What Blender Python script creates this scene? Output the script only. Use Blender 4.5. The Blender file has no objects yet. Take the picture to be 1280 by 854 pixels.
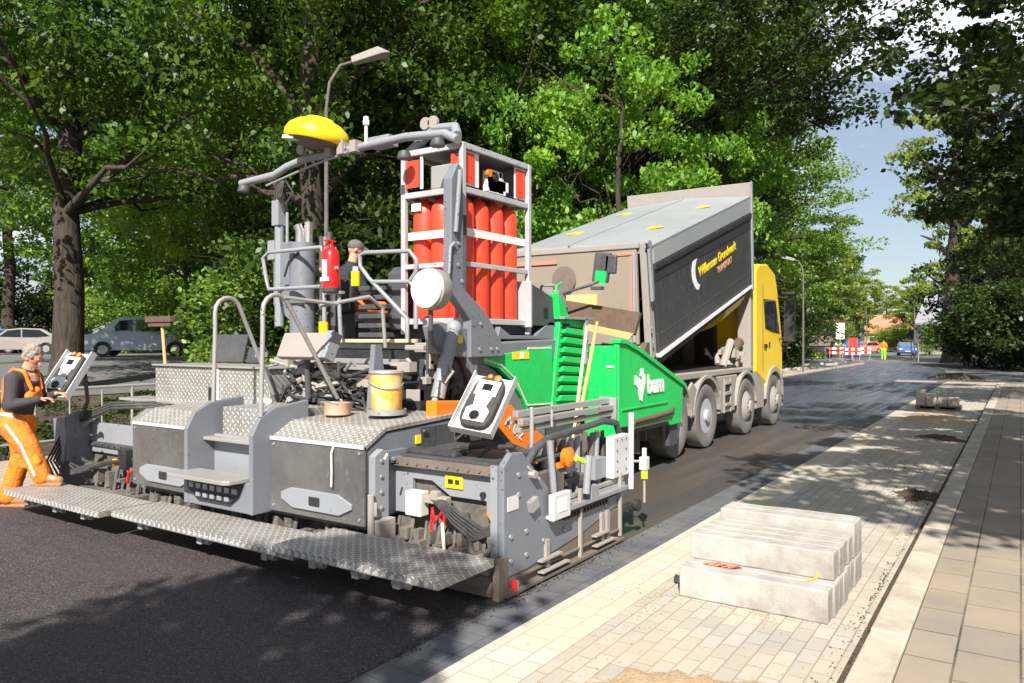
import bpy, bmesh, math, random
import numpy as np
from mathutils import Vector, Matrix, Euler

# ---------------------------------------------------------------- camera, world, sun
S = bpy.context.scene
COL = S.collection
R = math.radians
cam_d = bpy.data.cameras.new('camera'); cam = bpy.data.objects.new('camera', cam_d); COL.objects.link(cam)
cam.location = (0, 0, 1.8); cam.rotation_euler = (R(90), 0, R(33.8))
cam_d.sensor_width = 36; cam_d.lens = 950 / 1280 * 36; cam_d.shift_y = -3 / 1280
cam_d.clip_start = 0.05; cam_d.clip_end = 3000
S.camera = cam
SUN_EL, SUN_AZ = 41.0, 155.0          # azimuth measured clockwise from +Y
sd = Vector((math.sin(R(SUN_AZ)) * math.cos(R(SUN_EL)), math.cos(R(SUN_AZ)) * math.cos(R(SUN_EL)), math.sin(R(SUN_EL))))
W = bpy.data.worlds.new('World'); S.world = W; W.use_nodes = True
wn, wl = W.node_tree.nodes, W.node_tree.links
sky = wn.new('ShaderNodeTexSky'); sky.sky_type = 'NISHITA'; sky.sun_disc = False
sky.sun_elevation = R(SUN_EL); sky.sun_rotation = R(SUN_AZ); sky.air_density = 1.0; sky.dust_density = 0.8; sky.ozone_density = 1.6
wtc = wn.new('ShaderNodeTexCoord'); wno = wn.new('ShaderNodeTexNoise'); wno.inputs['Scale'].default_value = 2.6; wno.inputs['Detail'].default_value = 7; wno.inputs['Roughness'].default_value = .55
wmap = wn.new('ShaderNodeMapping'); wmap.inputs['Scale'].default_value = (1, 1, 2.2); wmap.inputs['Location'].default_value = (.35, .1, .2)
wramp = wn.new('ShaderNodeValToRGB'); wramp.color_ramp.elements[0].color = (.17, .17, .17, 1); wramp.color_ramp.elements[0].position = .55; wramp.color_ramp.elements[1].position = .68
wmix = wn.new('ShaderNodeMixRGB'); wmix.inputs[2].default_value = (14, 14.5, 15.5, 1)
wl.new(wtc.outputs['Generated'], wmap.inputs[0]); wl.new(wmap.outputs[0], wno.inputs['Vector']); 
# one brighter bank of cloud over the road's far end
wdot = wn.new('ShaderNodeVectorMath'); wdot.operation = 'DOT_PRODUCT'; wdot.inputs[1].default_value = (-.12, .89, .44); wl.new(wtc.outputs['Generated'], wdot.inputs[0])
wmr = wn.new('ShaderNodeMapRange'); wmr.inputs[1].default_value = .955; wmr.inputs[2].default_value = .995; wmr.inputs[4].default_value = .24; wl.new(wdot.outputs['Value'], wmr.inputs[0])
wadd = wn.new('ShaderNodeMath'); wadd.operation = 'ADD'; wl.new(wno.outputs[0], wadd.inputs[0]); wl.new(wmr.outputs[0], wadd.inputs[1]); wl.new(wadd.outputs[0], wramp.inputs[0])

wl.new(wramp.outputs[0], wmix.inputs[0]); wl.new(sky.outputs[0], wmix.inputs[1]); wl.new(wmix.outputs[0], wn['Background'].inputs[0])
wn['Background'].inputs[1].default_value = 0.05
sl = bpy.data.lights.new('sun', 'SUN'); sl.energy = 5.0; sl.angle = R(.5); sl.color = (1, .94, .86)
so = bpy.data.objects.new('sun', sl); COL.objects.link(so); so.rotation_euler = sd.to_track_quat('Z', 'Y').to_euler(); so.location = sd * 50
S.view_settings.view_transform = 'Standard'; S.view_settings.look = 'None'; S.view_settings.gamma = 1
S.view_settings.use_curve_mapping = False; S.view_settings.exposure = 0.96
S.cycles.max_bounces = 6; S.cycles.diffuse_bounces = 3; S.cycles.glossy_bounces = 3; S.cycles.transmission_bounces = 3

# ---------------------------------------------------------------- material helpers
class NT:
    def __init__(s, name):
        s.m = bpy.data.materials.new(name); s.m.use_nodes = True
        s.n, s.l = s.m.node_tree.nodes, s.m.node_tree.links
        s.b = s.n['Principled BSDF']; s.tc = s.n.new('ShaderNodeTexCoord')
    def lk(s, a, b): s.l.new(a, b)
    def setin(s, sock, v):
        if hasattr(v, 'is_output') or isinstance(v, bpy.types.NodeSocket): s.l.new(v, sock)
        else: sock.default_value = v
    def math(s, op, a, b=0.0, c=None):
        n = s.n.new('ShaderNodeMath'); n.operation = op
        s.setin(n.inputs[0], a); s.setin(n.inputs[1], b)
        if c is not None: s.setin(n.inputs[2], c)
        return n.outputs[0]
    def mapping(s, scale=(1, 1, 1), rot=(0, 0, 0), loc=(0, 0, 0), src='Object'):
        n = s.n.new('ShaderNodeMapping'); n.inputs['Scale'].default_value = scale; n.inputs['Rotation'].default_value = rot; n.inputs['Location'].default_value = loc
        s.lk(s.tc.outputs[src], n.inputs[0]); return n.outputs[0]
    def noise(s, scale, detail=4, rough=.55, vec=None, dist=0):
        n = s.n.new('ShaderNodeTexNoise'); n.inputs['Scale'].default_value = scale; n.inputs['Detail'].default_value = detail
        n.inputs['Roughness'].default_value = rough; n.inputs['Distortion'].default_value = dist
        s.lk(vec if vec is not None else s.tc.outputs['Object'], n.inputs['Vector']); return n.outputs[0]
    def ramp(s, f, p0, p1, c0=(0, 0, 0, 1), c1=(1, 1, 1, 1)):
        n = s.n.new('ShaderNodeValToRGB'); e = n.color_ramp.elements
        e[0].position = p0; e[1].position = p1; e[0].color = c0; e[1].color = c1
        s.lk(f, n.inputs[0]); return n.outputs[0]
    def mix(s, f, a, b, mode='MIX'):
        n = s.n.new('ShaderNodeMixRGB'); n.blend_type = mode
        s.setin(n.inputs[0], f)
        s.setin(n.inputs[1], a); s.setin(n.inputs[2], b); return n.outputs[0]
    def bump(s, h, strength=.3, dist=.01):
        n = s.n.new('ShaderNodeBump'); n.inputs['Strength'].default_value = strength; n.inputs['Distance'].default_value = dist
        s.lk(h, n.inputs['Height']); s.lk(n.outputs[0], s.b.inputs['Normal'])
    def base(s, v): s.setin(s.b.inputs['Base Color'], v)
    def rough(s, v): s.setin(s.b.inputs['Roughness'], v)
def c4(c): return (c[0], c[1], c[2], 1)
M = {}
def paint(name, col, rough=.45, dirt=(.22, .19, .16), amt=.35, metal=0, scale=3.0, bump=.05, spec=.5, spat=0):
    t = NT(name)
    f = t.ramp(t.noise(scale, 6, .65), .42, .75)
    g = t.ramp(t.noise(scale * 9, 4, .6), .5, .72)
    st = t.ramp(t.noise(2.2, 7, .7, t.mapping((4, 4, .7))), .52, .66)
    k = t.math('MULTIPLY', t.math('MAXIMUM', t.math('MAXIMUM', f, g), t.math('MULTIPLY', st, .8)), amt)
    v = t.mix(t.noise(1.3, 3), c4([x * .88 for x in col]), c4([min(1, x * 1.1) for x in col]))
    v = t.mix(k, v, c4(dirt))
    if spat:
        vo = t.n.new('ShaderNodeTexVoronoi'); vo.inputs['Scale'].default_value = 26; t.lk(t.tc.outputs['Object'], vo.inputs['Vector'])
        s3 = t.n.new('ShaderNodeSeparateXYZ'); t.lk(vo.outputs['Color'], s3.inputs[0])
        spt = t.math('LESS_THAN', vo.outputs['Distance'], t.math('MULTIPLY', s3.outputs[0], t.math('MULTIPLY', t.ramp(t.noise(1.7, 4, .6), .42, .65), .34)))
        v = t.mix(t.math('MULTIPLY', spt, spat), v, (.025, .022, .020, 1))
        scr = t.ramp(t.noise(7, 6, .75, t.mapping((.6, .6, 6), (0, .3, .2))), .655, .68)
        v = t.mix(t.math('MULTIPLY', scr, spat * .6), v, c4([min(1, x * 1.3 + .10) for x in col]))
    t.base(v)
    t.rough(t.math('ADD', t.math('MULTIPLY', k, .5), rough)); t.b.inputs['Metallic'].default_value = metal
    t.b.inputs['Specular IOR Level'].default_value = spec
    if bump: t.bump(t.noise(scale * 22, 3), bump, .004)
    M[name] = t.m; return t.m
def flat(name, col, rough=.5, metal=0):
    t = NT(name); t.base(t.mix(t.noise(6, 3), c4([x * .85 for x in col]), c4([min(1, x * 1.1) for x in col]))); t.rough(rough); t.b.inputs['Metallic'].default_value = metal
    M[name] = t.m; return t.m

paint('steel_blue', (.150, .166, .195), .42, (.23, .205, .175), .34, spat=.7)
paint('steel_dark', (.05, .054, .062), .5, (.16, .14, .12), .36, spat=.7)
paint('steel_pale', (.24, .257, .285), .4, (.27, .24, .2), .36, spat=.7)
paint('cover_steel', (.13, .125, .12), .40, (.24, .225, .21), .5, .45, 2.0, .02, spat=.7)
paint('alu', (.38, .375, .36), .38, (.28, .25, .2), .35, .35, spat=.7)
paint('alu_clean', (.62, .63, .63), .35, (.35, .33, .3), .25, .15)
paint('white_frame', (.42, .43, .45), .42, (.24, .21, .18), .42, spat=.7)
paint('black', (.014, .014, .016), .55, (.09, .08, .07), .3)
paint('rubber', (.025, .025, .026), .75, (.2, .18, .15), .3)
paint('green', (.006, .56, .105), .36, (.07, .17, .06), .34, spat=.7)
paint('orange', (.85, .20, .01), .4, (.3, .12, .05), .22, spat=.7)
paint('red', (.86, .06, .022), .36, (.32, .07, .05), .4, spat=.35)
paint('red_bright', (.72, .012, .014), .3, (.3, .05, .03), .05)
paint('yellow', (.86, .60, .008), .35, (.45, .3, .05), .1)
paint('yellow_cab', (.84, .56, .004), .28, (.45, .36, .16), .3)
paint('body_black', (.026, .026, .031), .36, (.15, .14, .13), .35, 0, 1.1, .02, spat=.35)
paint('tarp_grey', (.26, .285, .30), .42, (.36, .34, .30), .3, 0, 1.2, .02)
paint('tan_gate', (.29, .24, .19), .6, (.20, .16, .12), .5, 0, 1.6)
paint('tan_gate_red', (.68, .20, .13), .55, (.35, .26, .2), .35)
paint('rust', (.12, .078, .055), .85, (.06, .045, .035), .7, 0, 8, .4)
paint('grime_plate', (.17, .135, .11), .7, (.07, .06, .05), .6, 0, 5, .3)
paint('dusty', (.30, .272, .245), .8, (.25, .22, .19), .55, 0, 4, .15)
paint('dusty_dark', (.085, .075, .066), .8, (.3, .27, .24), .5, 0, 4, .15)
paint('chrome', (.72, .70, .68), .22, (.35, .25, .2), .3, .9)
paint('copper_tin', (.66, .42, .30), .35, (.45, .3, .2), .4, .3)
paint('wood', (.62, .36, .14), .6, (.3, .17, .08), .35, 0, 9)
paint('wood_pale', (.72, .55, .32), .6, (.4, .28, .15), .3, 0, 9)
paint('van_paint', (.36, .44, .52), .25, (.2, .2, .2), .1)
paint('car_white', (.62, .63, .62), .25, (.3, .3, .3), .1)
paint('car_blue', (.04, .12, .42), .25, (.1, .1, .12), .1)
flat('sticker_yellow', (.85, .62, .01), .4); flat('white', (.78, .78, .76), .45); flat('cream', (.66, .62, .50), .5)
flat('screen', (.012, .013, .016), .15); flat('lime', (.45, .75, .03), .45)
flat('plate_yellow', (.8, .5, .02), .5); flat('lens', (.55, .55, .52), .15); flat('lens_red', (.5, .03, .02), .25)
flat('glass_dark', (.02, .025, .03), .06); flat('glass_sky', (.10, .14, .18), .05)
flat('skin', (.55, .27, .18), .5); flat('hair_grey', (.27, .235, .195), .9); flat('shirt_dark', (.045, .038, .042), .85)
flat('dark_cloth', (.02, .024, .03), .85); flat('boot', (.28, .13, .06), .8); flat('led', (.6, .6, .55), .3)
flat('blue_paint', (.05, .16, .45), .4); flat('traffic_red', (.7, .05, .03), .4); flat('traffic_green', (.25, .8, .05), .6); flat('cloth_orange', (.9, .22, .02), .7)
flat('brick', (.42, .20, .13), .85); flat('roof_red', (.48, .19, .11), .8); flat('roof_grey', (.25, .25, .27), .8); flat('render', (.62, .60, .55), .8)

def hivis():
    t = NT('orange_trousers')
    st = t.ramp(t.noise(7, 6, .7), .44, .66)
    t.base(t.mix(st, (.90, .215, .010, 1), (.40, .12, .035, 1))); t.rough(.8)
    t.bump(t.noise(14, 4, .6), .6, .03); M['orange_trousers'] = t.m
hivis()
def bucketmat():
    t = NT('bucket_print')
    t.base(t.mix(t.ramp(t.noise(9, 5, .6), .38, .6), (.78, .38, .03, 1), (.62, .50, .28, 1))); t.rough(.4); M['bucket_print'] = t.m
bucketmat()

def treadplate():
    t = NT('tread_plate')
    sep = t.n.new('ShaderNodeSeparateXYZ'); t.lk(t.tc.outputs['Object'], sep.inputs[0])
    x, y, z = sep.outputs
    cell = .052
    # diagonal grid so rows run at 45 degrees, as rolled tread plate has
    p = t.math('DIVIDE', x, cell); q = t.math('DIVIDE', t.math('ADD', y, z), cell)
    u = t.math('ADD', p, q); v = t.math('SUBTRACT', p, q)
    u = t.math('MULTIPLY', u, .7071); v = t.math('MULTIPLY', v, .7071)
    fu = t.math('SUBTRACT', t.math('FRACT', u), .5); fv = t.math('SUBTRACT', t.math('FRACT', v), .5)
    par = t.math('MODULO', t.math('ABSOLUTE', t.math('ADD', t.math('FLOOR', u), t.math('FLOOR', v))), 2)
    par = t.math('GREATER_THAN', par, .5)
    def ell(a, b, ka, kb):
        a2 = t.math('MULTIPLY', a, ka); b2 = t.math('MULTIPLY', b, kb)
        return t.math('ADD', t.math('MULTIPLY', a2, a2), t.math('MULTIPLY', b2, b2))
    e1 = ell(fu, fv, 2.2, 5.5); e2 = ell(fu, fv, 5.5, 2.2)
    e = t.math('ADD', t.math('MULTIPLY', e1, par), t.math('MULTIPLY', e2, t.math('SUBTRACT', 1, par)))
    h = t.math('SUBTRACT', 1, t.math('MINIMUM', e, 1))
    dirt = t.ramp(t.noise(4, 6, .65), .4, .7)
    basec = t.mix(dirt, (.31, .30, .285, 1), (.22, .19, .155, 1))
    t.base(t.mix(t.math('MINIMUM', t.math('MULTIPLY', h, 1.6), 1), basec, (.60, .59, .56, 1)))
    t.b.inputs['Metallic'].default_value = .35; t.rough(t.math('SUBTRACT', .58, t.math('MULTIPLY', h, .2)))
    t.bump(h, .8, .008); M['tread'] = t.m
treadplate()

def asphalt():
    t = NT('fresh_asphalt')
    g = t.noise(90, 4, .7); b = t.noise(.7, 4, .5)
    vo = t.n.new('ShaderNodeTexVoronoi'); vo.inputs['Scale'].default_value = 135; t.lk(t.tc.outputs['Object'], vo.inputs['Vector'])
    sp = t.n.new('ShaderNodeSeparateXYZ'); t.lk(vo.outputs['Color'], sp.inputs[0])
    c = t.mix(t.ramp(sp.outputs[0], .15, .95), (.016, .0135, .014, 1), (.074, .060, .061, 1))
    c = t.mix(t.math('MULTIPLY', t.ramp(sp.outputs[1], .86, .93), .6), c, (.24, .20, .195, 1))
    c = t.mix(t.math('MULTIPLY', t.ramp(b, .4, .7), .25), c, (.06, .047, .043, 1))
    roll = t.noise(2.0, 4, .6, t.mapping((.15, 3, 1)))
    c = t.mix(t.math('MULTIPLY', t.ramp(roll, .5, .7), .18), c, (.02, .017, .018, 1))
    t.base(c); t.rough(.75); t.bump(t.math('ADD', sp.outputs[2], g), .8, .006); M['asphalt'] = t.m
    t = NT('binder_asphalt')
    sv = t.mapping((1.6, .12, 1)); st = t.noise(2.2, 5, .6, sv)
    g = t.noise(120, 3, .7)
    c = t.mix(t.ramp(g, .35, .7), (.022, .020, .020, 1), (.072, .064, .060, 1))
    c = t.mix(t.math('MULTIPLY', t.ramp(st, .42, .60), .5), c, (.115, .085, .064, 1))
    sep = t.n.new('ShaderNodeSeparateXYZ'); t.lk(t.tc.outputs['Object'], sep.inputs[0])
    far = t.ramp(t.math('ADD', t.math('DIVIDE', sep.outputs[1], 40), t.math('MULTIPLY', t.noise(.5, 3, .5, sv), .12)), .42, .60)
    t.base(t.mix(far, c, (.052, .060, .086, 1)))  # far road turns bluish: sky glare put into the base colour
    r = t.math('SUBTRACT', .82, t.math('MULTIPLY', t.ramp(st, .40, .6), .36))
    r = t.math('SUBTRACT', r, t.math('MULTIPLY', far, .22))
    t.rough(r); t.bump(g, .45, .005); M['binder'] = t.m
asphalt()

def pavers(name, bw, bh, c1, c2, mortar, rotz=0, off=.5, ms=.008, dirtc=(.30, .22, .13), dirtamt=.5, p0=.42, p1=.62, ds=1.1):
    t = NT(name)
    br = t.n.new('ShaderNodeTexBrick'); v = t.mapping((1, 1, 1), (0, 0, R(rotz)))
    t.lk(v, br.inputs['Vector']); br.offset = off; br.squash = 1
    br.inputs['Scale'].default_value = 1; br.inputs['Brick Width'].default_value = bw; br.inputs['Row Height'].default_value = bh
    br.inputs['Mortar Size'].default_value = ms; br.inputs['Mortar Smooth'].default_value = .3; br.inputs['Bias'].default_value = 0
    br.inputs['Color1'].default_value = c4(c1); br.inputs['Color2'].default_value = c4(c2); br.inputs['Mortar'].default_value = c4(mortar)
    fine = t.noise(90, 3, .7)
    c = t.mix(t.math('MULTIPLY', t.ramp(fine, .3, .75), .35), br.outputs['Color'], c4([x * .62 for x in c1]))
    d = t.math('MULTIPLY', t.ramp(t.noise(ds, 7, .68), p0, p1), dirtamt)
    t.base(t.mix(d, c, c4(dirtc)))
    t.rough(.85)
    h = t.math('SUBTRACT', t.math('MULTIPLY', fine, .25), br.outputs['Fac'])
    t.bump(h, .6, .006); M[name] = t.m
pavers('bay_pavers', .205, .105, (.45, .42, .36), (.335, .315, .28), (.24, .20, .14), 90, .5, .005, (.46, .37, .25), .6, .44, .66, .9)
paint('tyre_dust', (.17, .155, .14), .85, (.07, .062, .055), .55, 0, 5, .15)
pavers('edge_pavers', .21, .21, (.54, .50, .43), (.46, .425, .37), (.36, .30, .22), 90, .5, .005, (.55, .42, .26), .6, .42, .62, .8)
pavers('gutter_pavers', .155, .335, (.105, .110, .124), (.07, .075, .088), (.055, .052, .05), 90, 0, .006, (.30, .27, .22), .22)
pavers('walk_slabs', .45, .30, (.29, .245, .195), (.235, .20, .165), (.055, .045, .035), 90, .5, .007, (.36, .28, .18), .5)
pavers('side_pavers', .21, .105, (.42, .36, .29), (.34, .29, .23), (.14, .11, .08), 0, .5, .006, (.38, .28, .17), .6)

def concrete():
    for nm, a, b in (('kerb_concrete', (.50, .44, .36), (.32, .27, .21)), ('slab_concrete', (.44, .42, .385), (.22, .20, .17)), ('old_concrete', (.45, .41, .35), (.28, .25, .20))):
        t = NT(nm); f = t.noise(60, 4, .7)
        c = t.mix(t.ramp(t.noise(3, 6, .65), .35, .7), c4(a), c4(b))
        t.base(t.mix(t.math('MULTIPLY', t.ramp(f, .58, .72), .5), c, c4([x * .45 for x in a]))); t.rough(.9); t.bump(f, .5, .006); M[nm] = t.m
    t = NT('sand'); f = t.noise(50, 5, .7)
    t.base(t.mix(t.ramp(f, .3, .7), (.34, .23, .13, 1), (.60, .43, .25, 1))); t.rough(.95); t.bump(f, .8, .02); M['sand'] = t.m
    t = NT('soil'); f = t.noise(22, 6, .7)
    t.base(t.mix(t.ramp(f, .3, .7), (.045, .028, .018, 1), (.15, .10, .062, 1))); t.rough(.95); t.bump(f, 1, .04); M['soil'] = t.m
    t = NT('terrain'); f = t.noise(1.4, 8, .65)
    c = t.mix(t.ramp(f, .35, .6), (.040, .030, .020, 1), (.085, .065, .042, 1))
    t.base(c); t.rough(.95); t.bump(t.noise(12, 6, .7), 1, .05); M['terrain'] = t.m
    t = NT('old_road'); t.base(t.mix(t.noise(1.5, 6, .6), (.10, .10, .10, 1), (.16, .155, .15, 1))); t.rough(.85); M['old_road'] = t.m
concrete()

def leafmat(name, a, b, cfrac=.4, tr=.42, rough=.42):
    t = NT(name)
    g = t.n.new('ShaderNodeNewGeometry')
    oi = t.n.new('ShaderNodeObjectInfo')
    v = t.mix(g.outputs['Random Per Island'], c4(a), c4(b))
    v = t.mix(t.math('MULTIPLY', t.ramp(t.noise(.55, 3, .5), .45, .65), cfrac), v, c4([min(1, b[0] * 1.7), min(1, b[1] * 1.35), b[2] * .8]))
    t.base(v); t.rough(rough); t.b.inputs['Specular IOR Level'].default_value = .35
    tl = t.n.new('ShaderNodeBsdfTranslucent'); t.lk(t.mix(1, v, (1.5, 1.6, .5, 1), 'MULTIPLY'), tl.inputs[0])
    ms = t.n.new('ShaderNodeMixShader'); ms.inputs[0].default_value = tr
    out = t.n['Material Output']; t.lk(t.b.outputs[0], ms.inputs[1]); t.lk(tl.outputs[0], ms.inputs[2]); t.lk(ms.outputs[0], out.inputs[0])
    M[name] = t.m
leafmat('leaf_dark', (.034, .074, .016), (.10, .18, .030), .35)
leafmat('leaf_shade', (.014, .030, .009), (.044, .080, .017), .2, .3)  # darker leaf copy: shade cast by other trees is put into the colour
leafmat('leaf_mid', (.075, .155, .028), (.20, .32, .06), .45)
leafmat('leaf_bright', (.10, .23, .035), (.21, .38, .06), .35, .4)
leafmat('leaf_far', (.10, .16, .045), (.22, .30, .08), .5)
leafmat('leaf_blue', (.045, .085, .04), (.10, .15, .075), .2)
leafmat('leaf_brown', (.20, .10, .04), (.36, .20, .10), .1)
def bark():
    t = NT('bark'); f = t.noise(7, 6, .7, t.mapping((2.2, 2.2, .35)))
    t.base(t.mix(t.ramp(f, .35, .7), (.022, .016, .012, 1), (.085, .064, .048, 1))); t.rough(.95); t.bump(f, 1, .04); M['bark'] = t.m
bark()

# ---------------------------------------------------------------- geometry helpers
class MB:
    def __init__(s): s.v = []; s.f = []; s.isl = []
    def add(s, vs, fs):
        o = len(s.v); q = len(s.f); s.v += [tuple(v) for v in vs]; s.f += [tuple(i + o for i in f) for f in fs]; s.isl.append((o, len(s.v), q, len(s.f))); return s
    def box(s, a, b, rot=None, piv=None):
        x0, x1 = sorted((a[0], b[0])); y0, y1 = sorted((a[1], b[1])); z0, z1 = sorted((a[2], b[2]))
        vs = [Vector(p) for p in ((x0, y0, z0), (x1, y0, z0), (x1, y1, z0), (x0, y1, z0), (x0, y0, z1), (x1, y0, z1), (x1, y1, z1), (x0, y1, z1))]
        if rot is not None:
            pv = Vector(piv) if piv is not None else sum(vs, Vector()) / 8
            m = Euler([R(r) for r in rot]).to_matrix(); vs = [m @ (v - pv) + pv for v in vs]
        return s.add(vs, [(0, 3, 2, 1), (4, 5, 6, 7), (0, 1, 5, 4), (1, 2, 6, 5), (2, 3, 7, 6), (3, 0, 4, 7)])
    def prism(s, poly, axis, a, b):
        n = len(poly); vs = []
        for t in (a, b):
            for p in poly:
                vs.append((t, p[0], p[1]) if axis == 'X' else (p[0], t, p[1]) if axis == 'Y' else (p[0], p[1], t))
        return s.add(vs, [tuple(range(n)), tuple(range(2 * n - 1, n - 1, -1))] + [(i, i + n, (i + 1) % n + n, (i + 1) % n) for i in range(n)])
    def tube(s, pts, r, n=10, closed=False):
        pts = [Vector(p) for p in pts]; rs = r if isinstance(r, (list, tuple)) else [r] * len(pts)
        vs = []; up = None
        for i, p in enumerate(pts):
            d = (pts[min(i + 1, len(pts) - 1)] - pts[max(i - 1, 0)]).normalized()
            if up is None:
                up = Vector((0, 0, 1)) if abs(d.z) < .9 else Vector((1, 0, 0))
            a = d.cross(up)
            if a.length < 1e-4: a = d.orthogonal()
            a.normalize(); b = a.cross(d).normalized(); up = b
            for k in range(n):
                t = 2 * math.pi * k / n; vs.append(p + (a * math.cos(t) + b * math.sin(t)) * rs[i])
        fs = [(i * n + k, i * n + (k + 1) % n, (i + 1) * n + (k + 1) % n, (i + 1) * n + k) for i in range(len(pts) - 1) for k in range(n)]
        fs += [tuple(range(n - 1, -1, -1)), tuple((len(pts) - 1) * n + k for k in range(n))]
        return s.add(vs, fs)
    def cyl(s, p0, p1, r, n=20): return s.tube([p0, p1], r, n)
    def lathe(s, prof, c, axis='Z', n=28):
        vs = []
        for (r, h) in prof:
            for k in range(n):
                t = 2 * math.pi * k / n; a, b = r * math.cos(t), r * math.sin(t)
                vs.append((c[0] + a, c[1] + b, c[2] + h) if axis == 'Z' else (c[0] + h, c[1] + a, c[2] + b) if axis == 'X' else (c[0] + b, c[1] + h, c[2] + a))
        m = len(prof)
        fs = [(i * n + k, i * n + (k + 1) % n, (i + 1) * n + (k + 1) % n, (i + 1) * n + k) for i in range(m - 1) for k in range(n)]
        fs += [tuple(range(n - 1, -1, -1)), tuple((m - 1) * n + k for k in range(n))]
        return s.add(vs, fs)
    def ball(s, c, r, n=12, sq=(1, 1, 1)):
        prof = [(max(.001, r * math.sin(math.pi * i / n)), -r * math.cos(math.pi * i / n)) for i in range(n + 1)]
        o = len(s.v); s.lathe(prof, (0, 0, 0), 'Z', 2 * n)
        for i in range(o, len(s.v)):
            v = s.v[i]; s.v[i] = (v[0] * sq[0] + c[0], v[1] * sq[1] + c[1], v[2] * sq[2] + c[2])
        return s
    def cap(s, p0, p1, r0, r1=None, n=12):
        r1 = r0 if r1 is None else r1
        s.tube([p0, p1], [r0, r1], n); s.ball(p0, r0, 6); s.ball(p1, r1, 6); return s
    def bolts(s, pts, r=.016, axis='X', h=.012):
        for p in pts:
            q = list(p); q['XYZ'.index(axis)] += h
            s.tube([p, q], r, 6)
        return s
    def xform(s, m, start=0):
        for i in range(start, len(s.v)): s.v[i] = tuple(m @ Vector(s.v[i]))
        return s
    def clusters(s, gap=.012):
        """groups of shapes that touch each other, so separate pieces become separate parts"""
        bb = []
        for (a, b_, q, e) in s.isl:
            vs = s.v[a:b_]; bb.append(([min(v[i] for v in vs) - gap for i in range(3)], [max(v[i] for v in vs) + gap for i in range(3)]))
        n = len(bb); par = list(range(n))
        def f(i):
            while par[i] != i: i = par[i]
            return i
        for i in range(n):
            for j in range(i + 1, n):
                if all(bb[i][0][k] <= bb[j][1][k] and bb[j][0][k] <= bb[i][1][k] for k in range(3)): par[f(i)] = f(j)
        g = {}
        for i in range(n): g.setdefault(f(i), []).append(s.isl[i])
        return list(g.values())
    def build(s, name, mat, parent=None, off=None, bevel=0, smooth=False, label=None, kind=None, split=False):
        if parent is not None and len(s.isl) > 1 and name not in NOSPLIT and not split == 'no':
            cl_ = s.clusters()
            if 2 <= len(cl_) <= 8:
                best = None
                for grp in cl_:
                    t = MB()
                    for (a, b_, q, e) in grp: t.add(s.v[a:b_], [tuple(i - a for i in f) for f in s.f[q:e]])
                    o = t.build(name, mat, parent, off, bevel, smooth, label, kind, 'no')
                    if best is None or len(t.v) > best[0]: best = (len(t.v), o)
                return best[1]
        me = bpy.data.meshes.new(name)
        o3 = Vector(off) if off is not None else (ROOTOFF.get(parent.name, Vector()) if parent else Vector())
        me.from_pydata([tuple(Vector(v) - o3) for v in s.v], [], s.f)
        bm = bmesh.new(); bm.from_mesh(me); bmesh.ops.recalc_face_normals(bm, faces=bm.faces); bm.to_mesh(me); bm.free()
        me.materials.append(M[mat] if isinstance(mat, str) else mat)
        if smooth:
            for p in me.polygons: p.use_smooth = True
        o = bpy.data.objects.new(name, me); COL.objects.link(o)
        if parent: o.parent = parent; ROOTOFF[o.name] = o3
        if bevel:
            b = o.modifiers.new('bevel', 'BEVEL'); b.width = bevel; b.segments = 2; b.limit_method = 'ANGLE'; b.angle_limit = R(40)
        if smooth:
            me.set_sharp_from_angle(angle=R(42))
        if label: o['label'] = label
        if kind: o['kind'] = kind
        return o
ROOTOFF = {}
NOSPLIT = {'louvres', 'louvre_gaps', 'bolts', 'edge_slots', 'ribs', 'keypad', 'springs', 'grille_slots', 'cable_chain', 'white_board', 'red_board', 'yellow_marking', 'tamper_linkage', 'hydraulic_valves', 'valve_gear', 'wheel_nuts', 'vent_grille', 'pictogram', 'eyes_and_brows', 'faded_lettering_panel', 'emblem', 'trunk'}
def thing(name, label, cat, loc=(0, 0, 0), group=None, worldparts=True):
    o = bpy.data.objects.new(name, None); COL.objects.link(o); o.empty_display_size = .2
    o.location = loc; ROOTOFF[o.name] = Vector(loc) if worldparts else Vector()
    o['label'] = label; o['category'] = cat
    if group: o['group'] = group
    return o
def tag(o, label, cat, group=None, kind=None):
    o['label'] = label; o['category'] = cat
    if group: o['group'] = group
    if kind: o['kind'] = kind
    return o
def struct(o, kind='structure'): o['kind'] = kind; return o
def origin(o):
    """move a mesh object's origin to the middle of its base"""
    vs = [v.co for v in o.data.vertices]
    c = Vector(((min(v.x for v in vs) + max(v.x for v in vs)) / 2, (min(v.y for v in vs) + max(v.y for v in vs)) / 2, min(v.z for v in vs)))
    for v in o.data.vertices: v.co -= c
    o.location = c; return o
def copytree(o, parent=None):
    c = o.copy(); COL.objects.link(c)
    if parent: c.parent = parent
    for ch in list(o.children): copytree(ch, c)
    return c
def text(name, body, size, mat, parent, loc, rot, ext=.002, bold=0, shear=0):
    cu = bpy.data.curves.new(name, 'FONT'); cu.body = body; cu.size = size; cu.extrude = ext; cu.offset = bold; cu.shear = shear; cu.resolution_u = 3
    t = bpy.data.objects.new(name, cu); COL.objects.link(t)
    bpy.context.view_layer.update()
    me = bpy.data.meshes.new_from_object(t.evaluated_get(bpy.context.evaluated_depsgraph_get()))
    bpy.data.objects.remove(t); bpy.data.curves.remove(cu)
    me.materials.clear(); me.materials.append(M[mat])
    o = bpy.data.objects.new(name, me); COL.objects.link(o)
    off = ROOTOFF.get(parent.name, Vector()); o.parent = parent
    o.location = Vector(loc) - off; o.rotation_euler = rot if isinstance(rot, Euler) else Euler([R(a) for a in rot]); return o

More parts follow.
